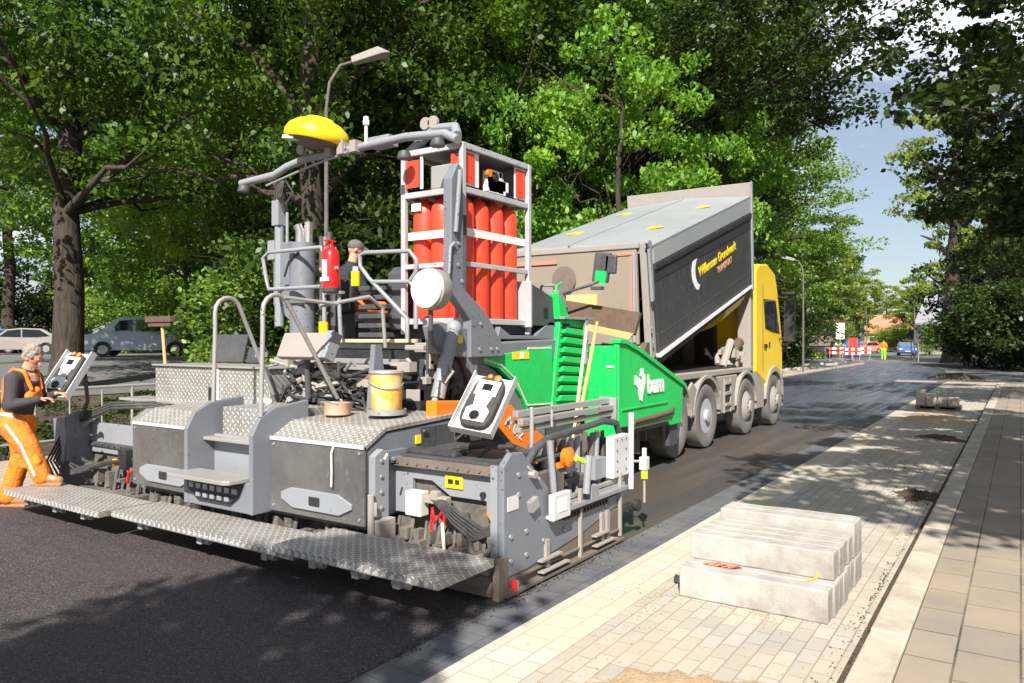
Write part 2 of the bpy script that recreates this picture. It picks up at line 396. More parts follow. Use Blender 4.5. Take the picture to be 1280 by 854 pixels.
# ---------------------------------------------------------------- ground
def gz(x, y):
    """terrain height: the bank and parking street on the far left stand a little higher"""
    t = (-15 - x) / 14; t = min(1, max(0, t)); t = t * t * (3 - 2 * t)
    return .95 * t
def grid(name, x0, x1, y0, y1, nx, ny, z, mat, bank=False):
    b = MB()
    vs = [(x0 + (x1 - x0) * i / nx, y0 + (y1 - y0) * j / ny) for j in range(ny + 1) for i in range(nx + 1)]
    b.add([(x, y, z + (gz(x, y) if bank else 0)) for x, y in vs], [(j * (nx + 1) + i, j * (nx + 1) + i + 1, (j + 1) * (nx + 1) + i + 1, (j + 1) * (nx + 1) + i) for j in range(ny) for i in range(nx)])
    return struct(b.build(name, mat, smooth=bank))
def terrain():
    b = MB(); xs = [-900, -400, -200, -120, -80, -60] + [-50 + i for i in range(45)] + [-3, 0, 20, 100, 400, 900]
    ys = [-300, -60, -20, 0, 20, 45, 80, 150, 300, 600, 1200]
    nx = len(xs)
    b.add([(x, y, gz(x, y) - .03) for y in ys for x in xs], [(j * nx + i, j * nx + i + 1, (j + 1) * nx + i + 1, (j + 1) * nx + i) for j in range(len(ys) - 1) for i in range(nx - 1)])
    struct(b.build('ground', 'terrain', smooth=True))
terrain()
def sheet(name, poly, z, mat, kind='structure'):
    b = MB(); b.add([(x, y, z) for x, y in poly], [tuple(range(len(poly)))]); return struct(b.build(name, mat), kind)
# carriageway ahead of the paver (binder course), bending left far away, with side street to the right
sheet('road', [(-9.4, 4.6), (-2.93, 4.6), (-2.93, 34), (-3.1, 44), (-3.9, 52), (-5.8, 60), (-8.0, 66), (-19, 70), (-17.5, 64), (-13.0, 52), (-10.3, 42), (-9.4, 32)], -.012, 'binder')
sheet('side_street', [(-3.0, 37.5), (20, 30), (20, 37), (4, 46), (-5.7, 60.5), (-3.8, 52), (-3.05, 44)], -.016, 'old_road')
sheet('far_street', [(-8.1, 66.1), (3, 52), (3, 66), (-14, 128), (-40, 260), (-52, 260), (-24, 128), (-19.0, 70.1)], -.016, 'old_road')
b = MB(); b.box((-9.4, -8, -.06), (-2.93, 4.6, .012)); struct(b.build('fresh_asphalt_road', 'asphalt', bevel=.02))
# gutter band, edge course, parking bay, groove, kerb, sidewalk
grid('gutter_strip', -2.93, -2.6, -8, 60, 1, 1, .004, 'gutter_pavers')
grid('edge_course', -2.6, -2.18, -8, 36, 1, 1, .008, 'edge_pavers')
grid('parking_bay', -2.18, -.80, -8, 36, 1, 1, .006, 'bay_pavers')
grid('side_path', -4.5, 12, 36, 37.5, 1, 1, -.006, 'side_pavers')
grid('sidewalk', -.54, 6, -8, 36, 1, 1, .05, 'walk_slabs')
kb = MB()
y = -8.0; rnd = random.Random(4)
while y < 35.5:
    kb.box((-.755 + rnd.uniform(-.003, .003), y + .004, -.1), (-.548, y + .996, .058 + rnd.uniform(-.004, .004))); y += 1.0
struct(kb.build('kerb', 'kerb_concrete', bevel=.012))
sheet('joint_groove', [(-.805, -8), (-.75, -8), (-.75, 36), (-.805, 36)], .001, 'soil')
# left side of the road: kerb, pale paving and sand
kb = MB(); y = -8.
while y < 60:
    kb.box((-9.62 + rnd.uniform(-.004, .004), y + .004, -.1), (-9.405, y + .996, .075 + rnd.uniform(-.004, .004))); y += 1.0
struct(kb.build('kerb', 'kerb_concrete', bevel=.012))
grid('left_pavement', -12.2, -9.62, -8, 50, 1, 1, .04, 'side_pavers')
grid('parking_street', -60, -20.5, -30, 200, 60, 1, -.006, 'old_road', True)
def patch(name, cx, cy, rx, ry, z, h, mat, seed, n=72, rings=9, kind='structure', rag=.25):
    r = random.Random(seed); b = MB(); ph = [r.uniform(0, 6.28) for _ in range(6)]
    def rad(t): return 1 + rag * (.5 * math.sin(2 * t + ph[0]) + .35 * math.sin(3 * t + ph[1]) + .3 * math.sin(5 * t + ph[2]) + .2 * math.sin(9 * t + ph[3]) + .22 * math.sin(14 * t + ph[4]) + .18 * math.sin(23 * t + ph[5]) + r.uniform(-.09, .09))
    vs = [(cx, cy, z + h)]
    for j in range(1, rings + 1):
        q = j / rings
        for i in range(n):
            t = 2 * math.pi * i / n; k = q * rad(t)
            vs.append((cx + rx * k * math.cos(t), cy + ry * k * math.sin(t), z + h * (1 - q ** 2) * (1 + r.uniform(-.35, .35)) - (.012 if j == rings else 0)))
    fs = [(0, 1 + i, 1 + (i + 1) % n) for i in range(n)]
    fs += [(1 + (j - 1) * n + i, 1 + j * n + i, 1 + j * n + (i + 1) % n, 1 + (j - 1) * n + (i + 1) % n) for j in range(1, rings) for i in range(n)]
    b.add(vs, fs); o = b.build(name, mat, smooth=True)
    if kind == 'structure': struct(o)
    return o
patch('sand_patch', -1.35, 3.45, .52, .58, .008, .030, 'sand', 3)
patch('sand_patch', -1.6, 19.6, .75, 1.3, .008, .015, 'sand', 10, rag=.4)
patch('sand_patch', -1.2, 15.8, .32, .5, .008, .03, 'soil', 12, rag=.6)
tag(patch('soil_heap', -.98, 9.8, .20, .42, .004, .05, 'soil', 7, rag=.5, kind='t'), 'small scatter of brown soil against the kerb beside the parking bay', 'soil')
tag(patch('soil_heap', -2.5, 40.2, .95, 1.1, -.02, .2, 'soil', 8, rag=.4, kind='t'), 'dark mound of soil on the far corner past the pallet of blocks', 'soil')

def crumbs(name, regions, mat, seed, smin, smax, lab=None):
    r = random.Random(seed); b = MB()
    for (cx, cy, rx, ry, n, z) in regions:
        for _ in range(n):
            a, q = r.uniform(0, 6.283), abs(r.gauss(0, .6)); x, y = cx + rx * q * math.cos(a), cy + ry * q * math.sin(a); s = r.uniform(smin, smax)
            t_ = [(x + s * r.uniform(.6, 1) * math.cos(k * 2.1 + a), y + s * r.uniform(.6, 1) * math.sin(k * 2.1 + a), z) for k in range(3)] + [(x + r.uniform(-.3, .3) * s, y + r.uniform(-.3, .3) * s, z + s * r.uniform(.5, 1.1))]
            b.add(t_, [(0, 1, 3), (1, 2, 3), (2, 0, 3), (0, 2, 1)])
    o = b.build(name, mat); o['kind'] = 'stuff'; o['label'] = lab; o['category'] = 'loose grit'; return o
crumbs('sand_grit', [(-1.35, 3.6, .9, 1.0, 900, .008), (-2.1, 4.9, .5, .9, 350, .010), (-1.4, 5.0, 1.2, .25, 350, .008), (-1.5, 8, 1.0, 3, 300, .008), (-1.6, 19.6, 1.0, 2.2, 400, .008)], 'sand', 1, .003, .011, 'loose sand and grit scattered over the parking bay paving')
crumbs('soil_crumbs', [(-.98, 9.8, .4, .8, 500, .006), (-1.35, 11.9, .7, .9, 350, .006), (-1.5, 15.8, .9, 1, 300, .006), (-.85, 6, .06, 5, 300, .006)], 'soil', 2, .004, .013, 'dark soil crumbs scattered along the kerb side of the bay')
crumbs('asphalt_crumbs', [(-2.9, 5.2, .10, 1.6, 500, .006), (-2.93, 1.5, .05, 3, 500, .010), (-4.5, 7, 1.6, 2.5, 300, .0)], 'asphalt', 3, .004, .014, 'loose black asphalt crumbs along the edge of the fresh surface')
# ================================================================ ASPHALT PAVER
pv = thing('asphalt_paver', 'green and grey asphalt paver with a red gas cylinder rack, standing behind the truck', 'paver', (-5.7, 7, 0))
def B(name, mb, mat, parent=pv, **k): return mb.build(name, mat, parent, **k)
# --- walkboards
for (a, c_, z, nm) in (((-8.62, 3.55), (-6.78, 4.06), .27, 'left'), ((-6.74, 3.64), (-4.32, 4.12), .27, 'mid'), ((-4.50, 3.60), (-2.955, 4.20), .315, 'right')):
    m = MB(); m.box((a[0], a[1], z - .055), (c_[0], c_[1], z)); w = B('walkboard', m, 'tread', bevel=.004)
    m = MB()
    for i in range(int((c_[0] - a[0]) / .07)):
        x = a[0] + .04 + i * .07; m.box((x, a[1] - .004, z - .045), (x + .03, a[1] - .0005, z - .012))
    m.build('edge_slots', 'white_frame', w, off=(pv.location))
    m = MB()
    for x in (a[0] + .35, (a[0] + c_[0]) / 2, c_[0] - .4):
        m.box((x - .03, a[1] + .06, z - .13), (x + .03, c_[1] + .15, z - .058)); m.cyl((x - .07, a[1] + .12, z - .11), (x + .07, a[1] + .12, z - .11), .03, 10)
    m.build('bracket', 'alu', w, off=(pv.location), bevel=.004)
# --- screed core (dark machinery under the covers)
m = MB(); m.box((-7.35, 4.45, .06), (-4.2, 5.6, .36)); m.box((-7.3, 4.3, .3), (-4.25, 5.5, .5)); B('screed_body', m, 'dusty_dark', bevel=.01)
m = MB(); m.box((-7.4, 4.35, 0), (-4.2, 5.3, .05)); B('screed_plate', m, 'grime_plate')
m = MB()
rr = random.Random(2)
for i in range(26):
    x = -7.25 + i * .12 + rr.uniform(-.04, .04)
    if i % 3: m.box((x, 4.27, .12 + rr.uniform(0, .06)), (x + rr.uniform(.04, .12), 4.36, .20 + rr.uniform(0, .1)))
    else: m.tube([(x, 4.32, .30), (x + rr.uniform(-.02, .02), 4.26, .08)], .02, 8)
B('tamper_linkage', m, 'dusty_dark', smooth=True)
# --- two dark rear covers, their tops, and the oblong lamps
def cover(x0, x1, right):
    m = MB(); m.box((x0, 4.20, .36), (x1, 4.225, .975)); cv = B('rear_cover', m, 'cover_steel', bevel=.004)
    m = MB(); m.box((x0 + .005, 4.19, .955), (x1 - .005, 4.2, .985)); m.build('trim', 'alu_clean', cv, off=pv.location)
    # octagonal pale plate with black socket
    cx = (x0 + x1) / 2 + (.02 if right else 0); z = .50; hw = .41; h = .082
    m = MB(); m.prism([(cx - hw, z - .02), (cx - hw + .14, z - h), (cx + hw - .14, z - h), (cx + hw, z - .02), (cx + hw, z + .02), (cx + hw - .16, z + h), (cx - hw + .12, z + h), (cx - hw, z + .035)], 'Y', 4.178, 4.199)
    lp = m.build('socket_plate', 'steel_pale', cv, off=pv.location, bevel=.005)
    m = MB(); m.box((cx - .06, 4.165, z - .035), (cx + .06, 4.176, z + .035)); m.build('socket', 'black', lp, off=pv.location, bevel=.008)
    yb = 5.35 if right else 5.0
    m = MB(); m.prism([(4.195, .965), (4.44, 1.10), (yb, 1.14), (yb, 1.11), (4.44, 1.07), (4.21, .945)], 'X', x0, x1)
    B('tread_deck', m, 'tread')
    m = MB(); m.prism([(4.23, .40), (4.23, .93), (4.45, 1.055), (yb - .01, 1.095), (yb - .01, .40)], 'X', x0 + .02, x1 - .012); B('side_housing', m, 'steel_blue', bevel=.006)
cover(-7.37, -6.24, False); cover(-5.27, -4.17, True)
# details on the housing's right face
m = MB(); m.box((-4.181, 4.86, .72), (-4.172, 5.30, 1.06)); hp = B('access_panel', m, 'steel_dark', bevel=.003)
m = MB(); m.box((-4.18, 4.80, .93), (-4.167, 4.86, 1.0)); B('warning_sticker', m, 'sticker_yellow')
m = MB(); m.box((-4.18, 4.42, .82), (-4.13, 4.64, .92)); m.box((-4.15, 4.46, .84), (-4.10, 4.6, .87)); B('latch_box', m, 'steel_blue', bevel=.006)
m = MB(); m.prism([(4.24, .42), (4.24, .9), (4.33, .95), (4.40, .9), (4.40, .42)], 'X', -4.165, -4.10); m.bolts([(-4.10, 4.31, .5 + .12 * i) for i in range(4)], .02); B('hinge_plate', m, 'steel_pale', bevel=.006)
m = MB(); m.box((-4.16, 4.22, .16), (-4.03, 4.40, .42)); m.box((-4.13, 4.205, .45), (-4.05, 4.22, .56)); m.tube([(-4.1, 4.2, .1), (-4.1, 4.2, .62)], .028, 8); B('lock_block', m, 'dusty', bevel=.01)
# --- middle step between the covers
m = MB()
for x in (-6.23, -5.32):
    m.prism([(4.02, .34), (4.02, 1.0), (4.10, 1.14), (4.26, 1.22), (4.62, 1.26), (4.62, .34)], 'X', x, x + .05)
B('step_cheek', m, 'steel_blue', bevel=.008)
m = MB(); m.box((-6.18, 4.30, .42), (-5.32, 4.33, .93)); B('step_panel', m, 'steel_pale')
m = MB(); m.box((-6.18, 4.18, .885), (-5.32, 4.62, .915)); B('upper_step', m, 'alu', bevel=.006)
m = MB(); m.prism([(-6.25, 3.88), (-6.2, 3.84), (-5.42, 3.84), (-5.38, 3.88), (-5.36, 4.15), (-6.23, 4.15)], 'Z', .60, .635); B('lower_step', m, 'alu', bevel=.006)
m = MB(); m.prism([(-6.17, .575), (-5.40, .575), (-5.46, .47), (-5.56, .40), (-6.0, .40), (-6.12, .47)], 'Y', 4.0, 4.04); gp = B('step_grille', m, 'black')
m = MB()
for i in range(7): m.box((-6.1 + i * .1, 3.985, .50), (-6.04 + i * .1, 3.998, .545))
for i in range(5): m.box((-6.0 + i * .1, 3.985, .43), (-5.945 + i * .1, 3.998, .468))
m.build('grille_slots', 'steel_pale', gp, off=pv.location)
m = MB(); m.box((-6.19, 4.03, .34), (-5.33, 4.06, .60)); B('step_riser', m, 'steel_blue', bevel=.01)
m = MB(); m.box((-6.1, 4.33, .915), (-5.33, 4.9, 1.18)); B('step_box', m, 'tread', bevel=.004)
# white/handle rails (two hoops, running along the machine)
def hoop(x, y0, y1, z0, zt, lean=.22, zz=1.25):
    pts = [(x, y0, z0)]
    pts += [(x, y0 + .02, z0 + (zt - z0) * .7)]
    for i in range(7):
        t = math.pi * (.0 + i / 6 * .78); pts.append((x, y0 + .16 - .14 * math.cos(t), zt - .14 + .14 * math.sin(t)))
    pts.append((x, y1, zz)); m = MB(); m.tube(pts, .02, 10); B('handrail', m, 'alu', smooth=True)
hoop(-6.20, 4.30, 4.98, 1.15, 2.19); hoop(-5.29, 4.12, 4.98, 1.15, 2.18)
m = MB(); m.tube([(-5.28, 4.75, 2.1), (-5.1, 5.2, 2.2), (-5.1, 5.38, 2.1), (-5.1, 5.42, 1.72)], .019, 10); m.tube([(-5.28, 4.35, 2.16), (-5.2, 4.9, 2.12)], .017, 8); B('handrail', m, 'alu', smooth=True)
# --- tread plate tool chest on the left, with dark lid behind
m = MB(); m.box((-8.30, 5.0, 1.03), (-6.28, 5.55, 1.49)); tc = B('tool_chest', m, 'tread', bevel=.006)
m = MB(); m.box((-8.33, 4.97, 1.495), (-6.25, 5.58, 1.515)); m.build('lid', 'alu', tc, off=pv.location, bevel=.004)
m = MB(); m.box((-7.28, 4.985, 1.12), (-7.18, 4.997, 1.28)); m.build('latch', 'black', tc, off=pv.location, bevel=.004)
m = MB(); m.box((-7.13, 4.985, 1.04), (-7.10, 4.996, 1.49)); m.build('seam', 'alu_clean', tc, off=pv.location)
m = MB(); m.prism([(-8.62, .985), (-8.3, 1.05), (-6.25, 1.07), (-6.25, .98), (-7.3, .96)], 'Y', 4.6, 5.02); 
m = MB(); m.add([(-7.45, 4.22, .985), (-6.25, 4.22, .985), (-6.25, 5.0, 1.07), (-8.35, 5.0, 1.05), (-7.45, 4.22, .955), (-6.25, 4.22, .955), (-6.25, 5.0, 1.03), (-8.35, 5.0, 1.01)], [(0, 1, 2, 3), (4, 7, 6, 5), (0, 4, 5, 1), (1, 5, 6, 2), (2, 6, 7, 3), (3, 7, 4, 0)]); B('tread_deck', m, 'tread')
m = MB(); m.box((-8.25, 4.75, .62), (-6.3, 5.5, 1.0)); B('screed_frame', m, 'steel_dark', bevel=.01)
m = MB(); m.box((-8.62, 5.95, 1.50), (-7.95, 5.99, 1.86), (-14, 0, 0)); m.box((-7.9, 5.95, 1.50), (-7.6, 5.99, 1.70), (-14, 0, 0)); B('display_screen_hood', m, 'steel_dark', bevel=.01)
# --- left extension of the screed
m = MB(); m.box((-9.05, 4.62, .62), (-7.4, 4.66, .84)); m.box((-9.05, 4.62, .50), (-7.4, 4.65, .58)); B('extension_face', m, 'steel_pale', bevel=.005)
m = MB(); m.box((-9.05, 4.66, .08), (-7.4, 5.3, .50)); B('extension_body', m, 'dusty_dark', bevel=.01)
m = MB(); m.box((-9.05, 4.595, .575), (-7.4, 4.64, .625)); m.bolts([(-8.95 + i * .13, 4.58, .6) for i in range(12)], .014, 'Y'); B('bolted_flange', m, 'steel_dark')
m = MB(); m.box((-7.82, 4.60, .52), (-7.68, 4.617, .60)); m.box((-8.3, 4.5, .4), (-8.24, 4.53, .48)); B('warning_sticker', m, 'sticker_yellow')
m = MB(); m.box((-8.2, 4.5, .38), (-8.05, 4.6, .6)); B('valve_block', m, 'black', bevel=.01)
m = MB(); m.prism([(4.30, .30), (4.36, .92), (4.48, .98), (4.60, .96), (4.66, .3)], 'X', -9.05, -8.98); m.box((-9.25, 4.34, .35), (-8.98, 4.38, .90), (0, -6, 0)); m.box((-9.06, 4.3, .02), (-9.0, 5.9, .34)); m.bolts([(-8.98, 4.45, .45 + .1 * i) for i in range(4)], .02); B('end_plate', m, 'steel_blue', bevel=.008)
rr = random.Random(5)
m = MB()
for i in range(7):
    y0 = 4.36 + .02 * i; m.tube([(-9.12 + .02 * i, y0, .72), (-9.2 + .03 * i, y0 - .12, .42), (-8.95 + .05 * i, y0 - .16, .26 + .02 * i), (-8.55 + .04 * i, y0 - .08, .34 + .02 * i), (-8.1 + .03 * i, y0 + .2, .5)], .013, 6)
for i in range(3): m.tube([(-8.98, 4.5, .86 + .03 * i), (-8.5, 4.6, 1.02 + .03 * i), (-8.0, 4.8, 1.04 + .03 * i), (-7.5, 5.0, .99)], .016, 6)
B('hydraulic_hose', m, 'rubber', smooth=True)
m = MB(); m.tube([(-8.98, 4.52, .8), (-8.6, 4.62, 1.0), (-8.2, 4.85, 1.08), (-7.7, 5.1, 1.1)], .02, 8); m.box((-8.9, 4.9, 1.08), (-7.6, 5.25, 1.11)); m.box((-8.9, 4.86, 1.0), (-7.6, 4.9, 1.05)); B('extension_rail', m, 'alu', bevel=.003)
m = MB()
for i in range(12):
    x = -8.7 + i * .11 + rr.uniform(-.03, .03)
    if i % 2: m.tube([(x, 4.5, .42), (x + rr.uniform(-.02, .02), 4.46, .16)], .02, 8)
    else: m.box((x, 4.40, .18 + rr.uniform(0, .1)), (x + rr.uniform(.05, .1), 4.5, .28 + rr.uniform(0, .14)))
m.box((-8.9, 4.3, .1), (-7.6, 4.55, .16)); B('tamper_linkage', m, 'dusty_dark', smooth=False)
m = MB(); m.tube([(-7.75, 4.36, .30), (-7.68, 4.34, .42), (-7.60, 4.38, .46), (-7.55, 4.42, .36)], .016, 8); B('gas_hose', m, 'red_bright', smooth=True)
# --- right extension of the screed
m = MB()
m.prism([(-4.2, .42), (-4.2, .80), (-3.04, .80), (-3.04, .50), (-3.28, .50), (-3.28, .60), (-3.62, .60), (-3.80, .70), (-4.0, .70), (-4.0, .42)], 'Y', 4.56, 4.60)
B('extension_face', m, 'steel_pale', bevel=.004)
m = MB(); m.box((-4.2, 4.61, .25), (-3.04, 5.3, .78)); B('extension_body', m, 'dusty_dark', bevel=.01)
m = MB(); m.box((-4.2, 4.50, .80), (-3.04, 4.58, .865)); m.bolts([(-4.1 + i * .1, 4.488, .832) for i in range(11)], .014, 'Y', .012); fl = B('bolted_flange', m, 'grime_plate')
m = MB(); m.box((-4.2, 4.55, .866), (-3.04, 5.35, .885)); B('extension_deck', m, 'steel_dark', bevel=.004)
m = MB(); m.box((-4.13, 4.62, .887), (-3.62, 4.78, .915)); gm = B('grip_mat', m, 'rubber', bevel=.004)
m = MB()
for i in range(16): m.box((-4.12 + i * .032, 4.63, .9155), (-4.105 + i * .032, 4.77, .92))
m.build('ribs', 'steel_dark', gm, off=pv.location)
m = MB(); m.tube([(-3.95, 4.98, .885), (-3.6, 4.95, .95), (-3.3, 4.9, .97), (-3.08, 4.85, .93)], .03, 8); m.tube([(-3.5, 4.75, .89), (-3.35, 4.72, .98), (-3.12, 4.7, 1.0)], .018, 8); B('hydraulic_hose', m, 'rubber', smooth=True)
m = MB(); m.box((-3.66, 4.545, .665), (-3.49, 4.558, .765)); ws = B('warning_sticker', m, 'sticker_yellow', bevel=.004)
m = MB(); m.box((-3.63, 4.5405, .70), (-3.58, 4.544, .735)); m.box((-3.56, 4.5405, .70), (-3.52, 4.544, .735)); m.build('pictogram', 'black', ws, off=pv.location)
m = MB(); m.box((-3.99, 4.46, .43), (-3.83, 4.56, .62)); B('junction_box', m, 'cream', bevel=.008)
m = MB(); m.box((-3.82, 4.48, .54), (-3.6, 4.55, .60)); m.box((-3.75, 4.47, .57), (-3.68, 4.53, .64)); B('valve_block', m, 'dusty', bevel=.008)
m = MB(); m.tube([(-3.2, 4.553, .645), (-3.2, 4.53, .645)], .022, 12); m.tube([(-3.3, 4.553, .65), (-3.3, 4.53, .65)], .022, 12); B('socket', m, 'black')
m = MB()
for q in ((-3.72, .52, .34), (-3.60, .55, .34)): m.tube([(q[0], 4.47, q[1]), (q[0] + .005, 4.44, q[2] - .06)], .011, 8)
m.tube([(-3.70, 4.45, .50), (-3.66, 4.42, .42), (-3.61, 4.45, .50)], .012, 8); B('gas_hose', m, 'red_bright', smooth=True)
m = MB()
for i in range(5):
    k = .022 * i; m.tube([(-3.75 + k, 4.5, .58), (-3.5 + k, 4.44 - .01 * i, .44 + k), (-3.3 + k, 4.42, .34 + k), (-3.12 + k, 4.43, .42 + k), (-3.06 + k * .4, 4.47, .62 + k), (-3.05, 4.52, .95)], .017, 7)
m.tube([(-3.42, 4.5, .5), (-3.3, 4.40, .26), (-3.15, 4.38, .22), (-3.05, 4.36, .32)], .03, 8); B('hydraulic_hose', m, 'rubber', smooth=True)
m = MB(); m.tube([(-3.6, 4.44, .42), (-3.52, 4.36, .26), (-3.42, 4.30, .10)], .013, 7); m.tube([(-3.95, 4.22, .94), (-3.96, 4.2, .9)], .01, 6); B('drain_hose', m, 'cream', smooth=True)
m = MB(); m.tube([(-3.25, 4.54, .52), (-3.2, 4.5, .5), (-3.16, 4.5, .46)], .013, 7); B('cable', m, 'orange', smooth=True)
m = MB(); rr = random.Random(8)
for i in range(16):
    x = -4.15 + i * .07
    if i % 2: m.tube([(x, 4.5, .40), (x + rr.uniform(-.01, .01), 4.46, .22)], rr.uniform(.012, .024), 8)
    else: m.box((x, 4.42, .24 + rr.uniform(0, .06)), (x + rr.uniform(.03, .08), 4.5, .33 + rr.uniform(0, .06)))
for i in range(5): m.box((-4.05 + i * .2, 4.38, .2), (-3.97 + i * .2, 4.5, .27))
B('tamper_linkage', m, 'dusty_dark')
m = MB(); m.box((-4.2, 4.25, .02), (-3.02, 5.2, .16)); m.prism([(4.2, .10), (4.25, .16), (4.6, .27), (4.6, .16)], 'X', -4.15, -3.05); B('screed_plate', m, 'grime_plate', bevel=.008)
m = MB(); m.tube([(-3.3, 4.28, .18), (-3.05, 4.28, .2)], .035, 10); m.tube([(-3.12, 4.26, .3), (-3.06, 4.3, .1)], .03, 8); B('adjuster', m, 'dusty', smooth=True)
# --- right end plate
X = -2.96
m = MB()
m.prism([(4.32, .14), (4.32, .92), (4.42, 1.0), (4.56, .99), (4.80, .78), (4.92, .68), (4.92, .42), (5.10, .40), (6.10, .46), (6.10, .34), (5.45, .22), (4.62, .14)], 'X', X - .05, X)
ep = B('end_plate', m, 'steel_blue', bevel=.008)
m = MB(); m.box((X - .11, 4.315, .14), (X - .051, 4.33, .92)); m.bolts([(X, 4.40, .25), (X, 4.40, .42), (X, 4.60, .25), (X, 4.60, .42), (X, 4.50, .70), (X, 4.5, .84), (X, 4.84, .3), (X, 5.15, .32), (X, 5.85, .38)], .018)
m.build('bolts', 'steel_pale', ep, off=pv.location)
m = MB(); m.box((X, 4.62, .56), (X + .04, 4.72, .64), (20, 0, 0)); m.tube([(X, 4.66, .82), (X + .05, 4.66, .82)], .03, 8); m.tube([(X, 4.62, .88), (X + .04, 4.72, .78)], .012, 6); m.build('locking_bolt', 'alu', ep, off=pv.location)
m = MB(); m.box((X - .03, 4.26, 0.005), (X - .008, 6.15, .30)); m.box((X - .04, 4.24, 0.005), (X + .01, 4.36, .30)); m.box((X - .03, 4.3, .02), (X + .045, 6.15, .05)); m.box((X - .008, 4.5, .11), (X + .02, 6.1, .13))
sk = B('skid_plate', m, 'grime_plate', bevel=.006)
m = MB()
for (a, c_) in ((4.85, .3), (5.75, .33), (5.85, .33)): m.box((X, a, .10), (X + .025, a + .05, c_))
for (a, c_) in ((4.75, 5.05), (5.6, 5.85)): m.box((X + .005, a, .16), (X + .05, c_, .175)); m.box((X + .005, a, .08), (X + .06, c_ + .1, .09))
m.build('springs', 'dusty', sk, off=pv.location)
m = MB(); m.box((X + .001, 5.37, .03), (X + .03, 5.40, .60)); m.box((X + .001, 6.10, .06), (X + .03, 6.13, .62)); m.box((X - .02, 4.44, -.0), (X + .03, 4.47, .1)); B('stiffener_bar', m, 'dusty', bevel=.003)
m = MB(); m.tube([(X + .02, 4.42, .03), (X + .02, 4.42, .11)], .02, 8); B('marker_peg', m, 'red_bright')
# inner structure behind the end plate: black/dirty actuators
m = MB(); rr = random.Random(11)
for i in range(13):
    y = 4.95 + i * .105; m.tube([(-3.2 + rr.uniform(-.08, .05), y, .40), (-3.18 + rr.uniform(-.06, .06), y + rr.uniform(-.06, .06), .98)], rr.uniform(.015, .04), 8)
m.box((-3.35, 4.9, .36), (-3.05, 6.15, .46)); m.box((-3.3, 5.1, .6), (-3.08, 5.9, .66)); B('actuator_cluster', m, 'dusty_dark', smooth=False, bevel=.004)
m = MB()
for (y, r_) in ((5.1, .035), (5.5, .03), (5.62, .03), (5.95, .04)): m.tube([(-3.12, y, .5), (-3.12, y + .03, .98)], r_, 12)
m.box((-3.2, 5.3, .72), (-3.02, 5.5, .8)); m.box((-3.15, 5.75, .6), (-3.0, 5.95, .78)); B('hydraulic_cylinder', m, 'steel_pale', smooth=False, bevel=.004)
m = MB()
for (zz, x) in ((.50, -2.99), (.545, -3.0), (.455, -3.0)): m.box((x, 4.95, zz - .015), (x + .03, 6.25, zz + .02))
B('slide_rail', m, 'alu', bevel=.004)
m = MB()
for i in range(14): m.box((X - .01, 5.12 + i * .055, .395), (X + .03, 5.145 + i * .055, .44))
m.box((X - .01, 5.1, .44), (X + .03, 6.05, .452)); B('cable_chain', m, 'black')
m = MB()
for (dx, dz, w) in ((0, 0, .048), (-.045, .06, .05), (-.02, -.062, .04), (-.1, -.01, .03)): m.box((-3.22 + dx, 4.88, 1.16 + dz - w / 2), (-3.17 + dx, 6.55, 1.16 + dz + w / 2))
m.box((-3.33, 6.45, 1.05), (-3.15, 6.5, 1.25)); m.tube([(-3.1, 4.9, .92), (-3.1, 4.9, 1.28)], .018, 8); m.tube([(-3.1, 5.2, 1.1), (-3.1, 5.2, 1.3)], .012, 8)
B('extruded_rail', m, 'alu', bevel=.005)
m = MB(); m.tube([(-3.05, 4.72, .84), (-3.05, 4.85, .96), (-3.05, 5.06, 1.03), (-3.05, 5.4, 1.045), (-3.05, 6.0, 1.08), (-3.05, 6.25, 1.04), (-3.05, 6.35, .88), (-3.05, 6.35, .6)], .03, 12); B('guard_tube', m, 'steel_dark', smooth=True)
m = MB(); m.tube([(-2.95, 6.35, .44), (-2.95, 6.36, 1.13)], .026, 12); m.box((-3.0, 4.88, .45), (-2.93, 5.1, .47)); B('vertical_post', m, 'alu_clean', smooth=False)
m = MB(); m.box((-2.93, 4.86, .44), (-2.88, 5.12, .64)); wb = B('control_box', m, 'alu_clean', bevel=.01)
m = MB(); m.box((-2.879, 4.92, .50), (-2.875, 5.05, .60)); m.build('cover_plate', 'white', wb, off=pv.location)
m = MB(); m.box((-3.02, 5.98, .58), (-2.94, 6.30, .95)); sb = B('control_box', m, 'alu_clean', bevel=.012)
m = MB(); m.bolts([(-2.94, 6.05 + .09 * (i % 3), .64 + .09 * (i // 3)) for i in range(12) if i not in (1, 4, 7)], .009, 'X', .006); m.build('socket', 'steel_dark', sb, off=pv.location)
m = MB(); m.tube([(-3.0, 5.0, 1.02), (-2.98, 5.03, .62)], .026, 10); m.box((-3.02, 5.1, .47), (-2.9, 6.2, .5)); B('grade_rod', m, 'steel_pale')
m = MB(); m.tube([(-2.9, 5.4, .56), (-2.9, 5.45, .86)], .03, 10); m.box((-2.95, 5.5, .5), (-2.9, 5.62, .6)); B('crank_lever', m, 'steel_pale')
m = MB(); m.box((-2.91, 6.44, .60), (-2.84, 6.52, .72)); m.tube([(-2.875, 6.48, .72), (-2.875, 6.48, .80)], .022, 10); ss = B('sonic_sensor', m, 'alu_clean', bevel=.006)
m = MB(); m.tube([(-2.875, 6.48, .52), (-2.875, 6.48, .60)], .032, 12); m.build('label_band', 'lime', ss, off=pv.location)
m = MB(); m.tube([(-2.875, 6.48, .3), (-2.875, 6.48, .52)], .012, 8); m.tube([(-2.96, 6.4, .68), (-2.87, 6.48, .68)], .012, 8); m.build('cable', 'dusty', ss, off=pv.location)
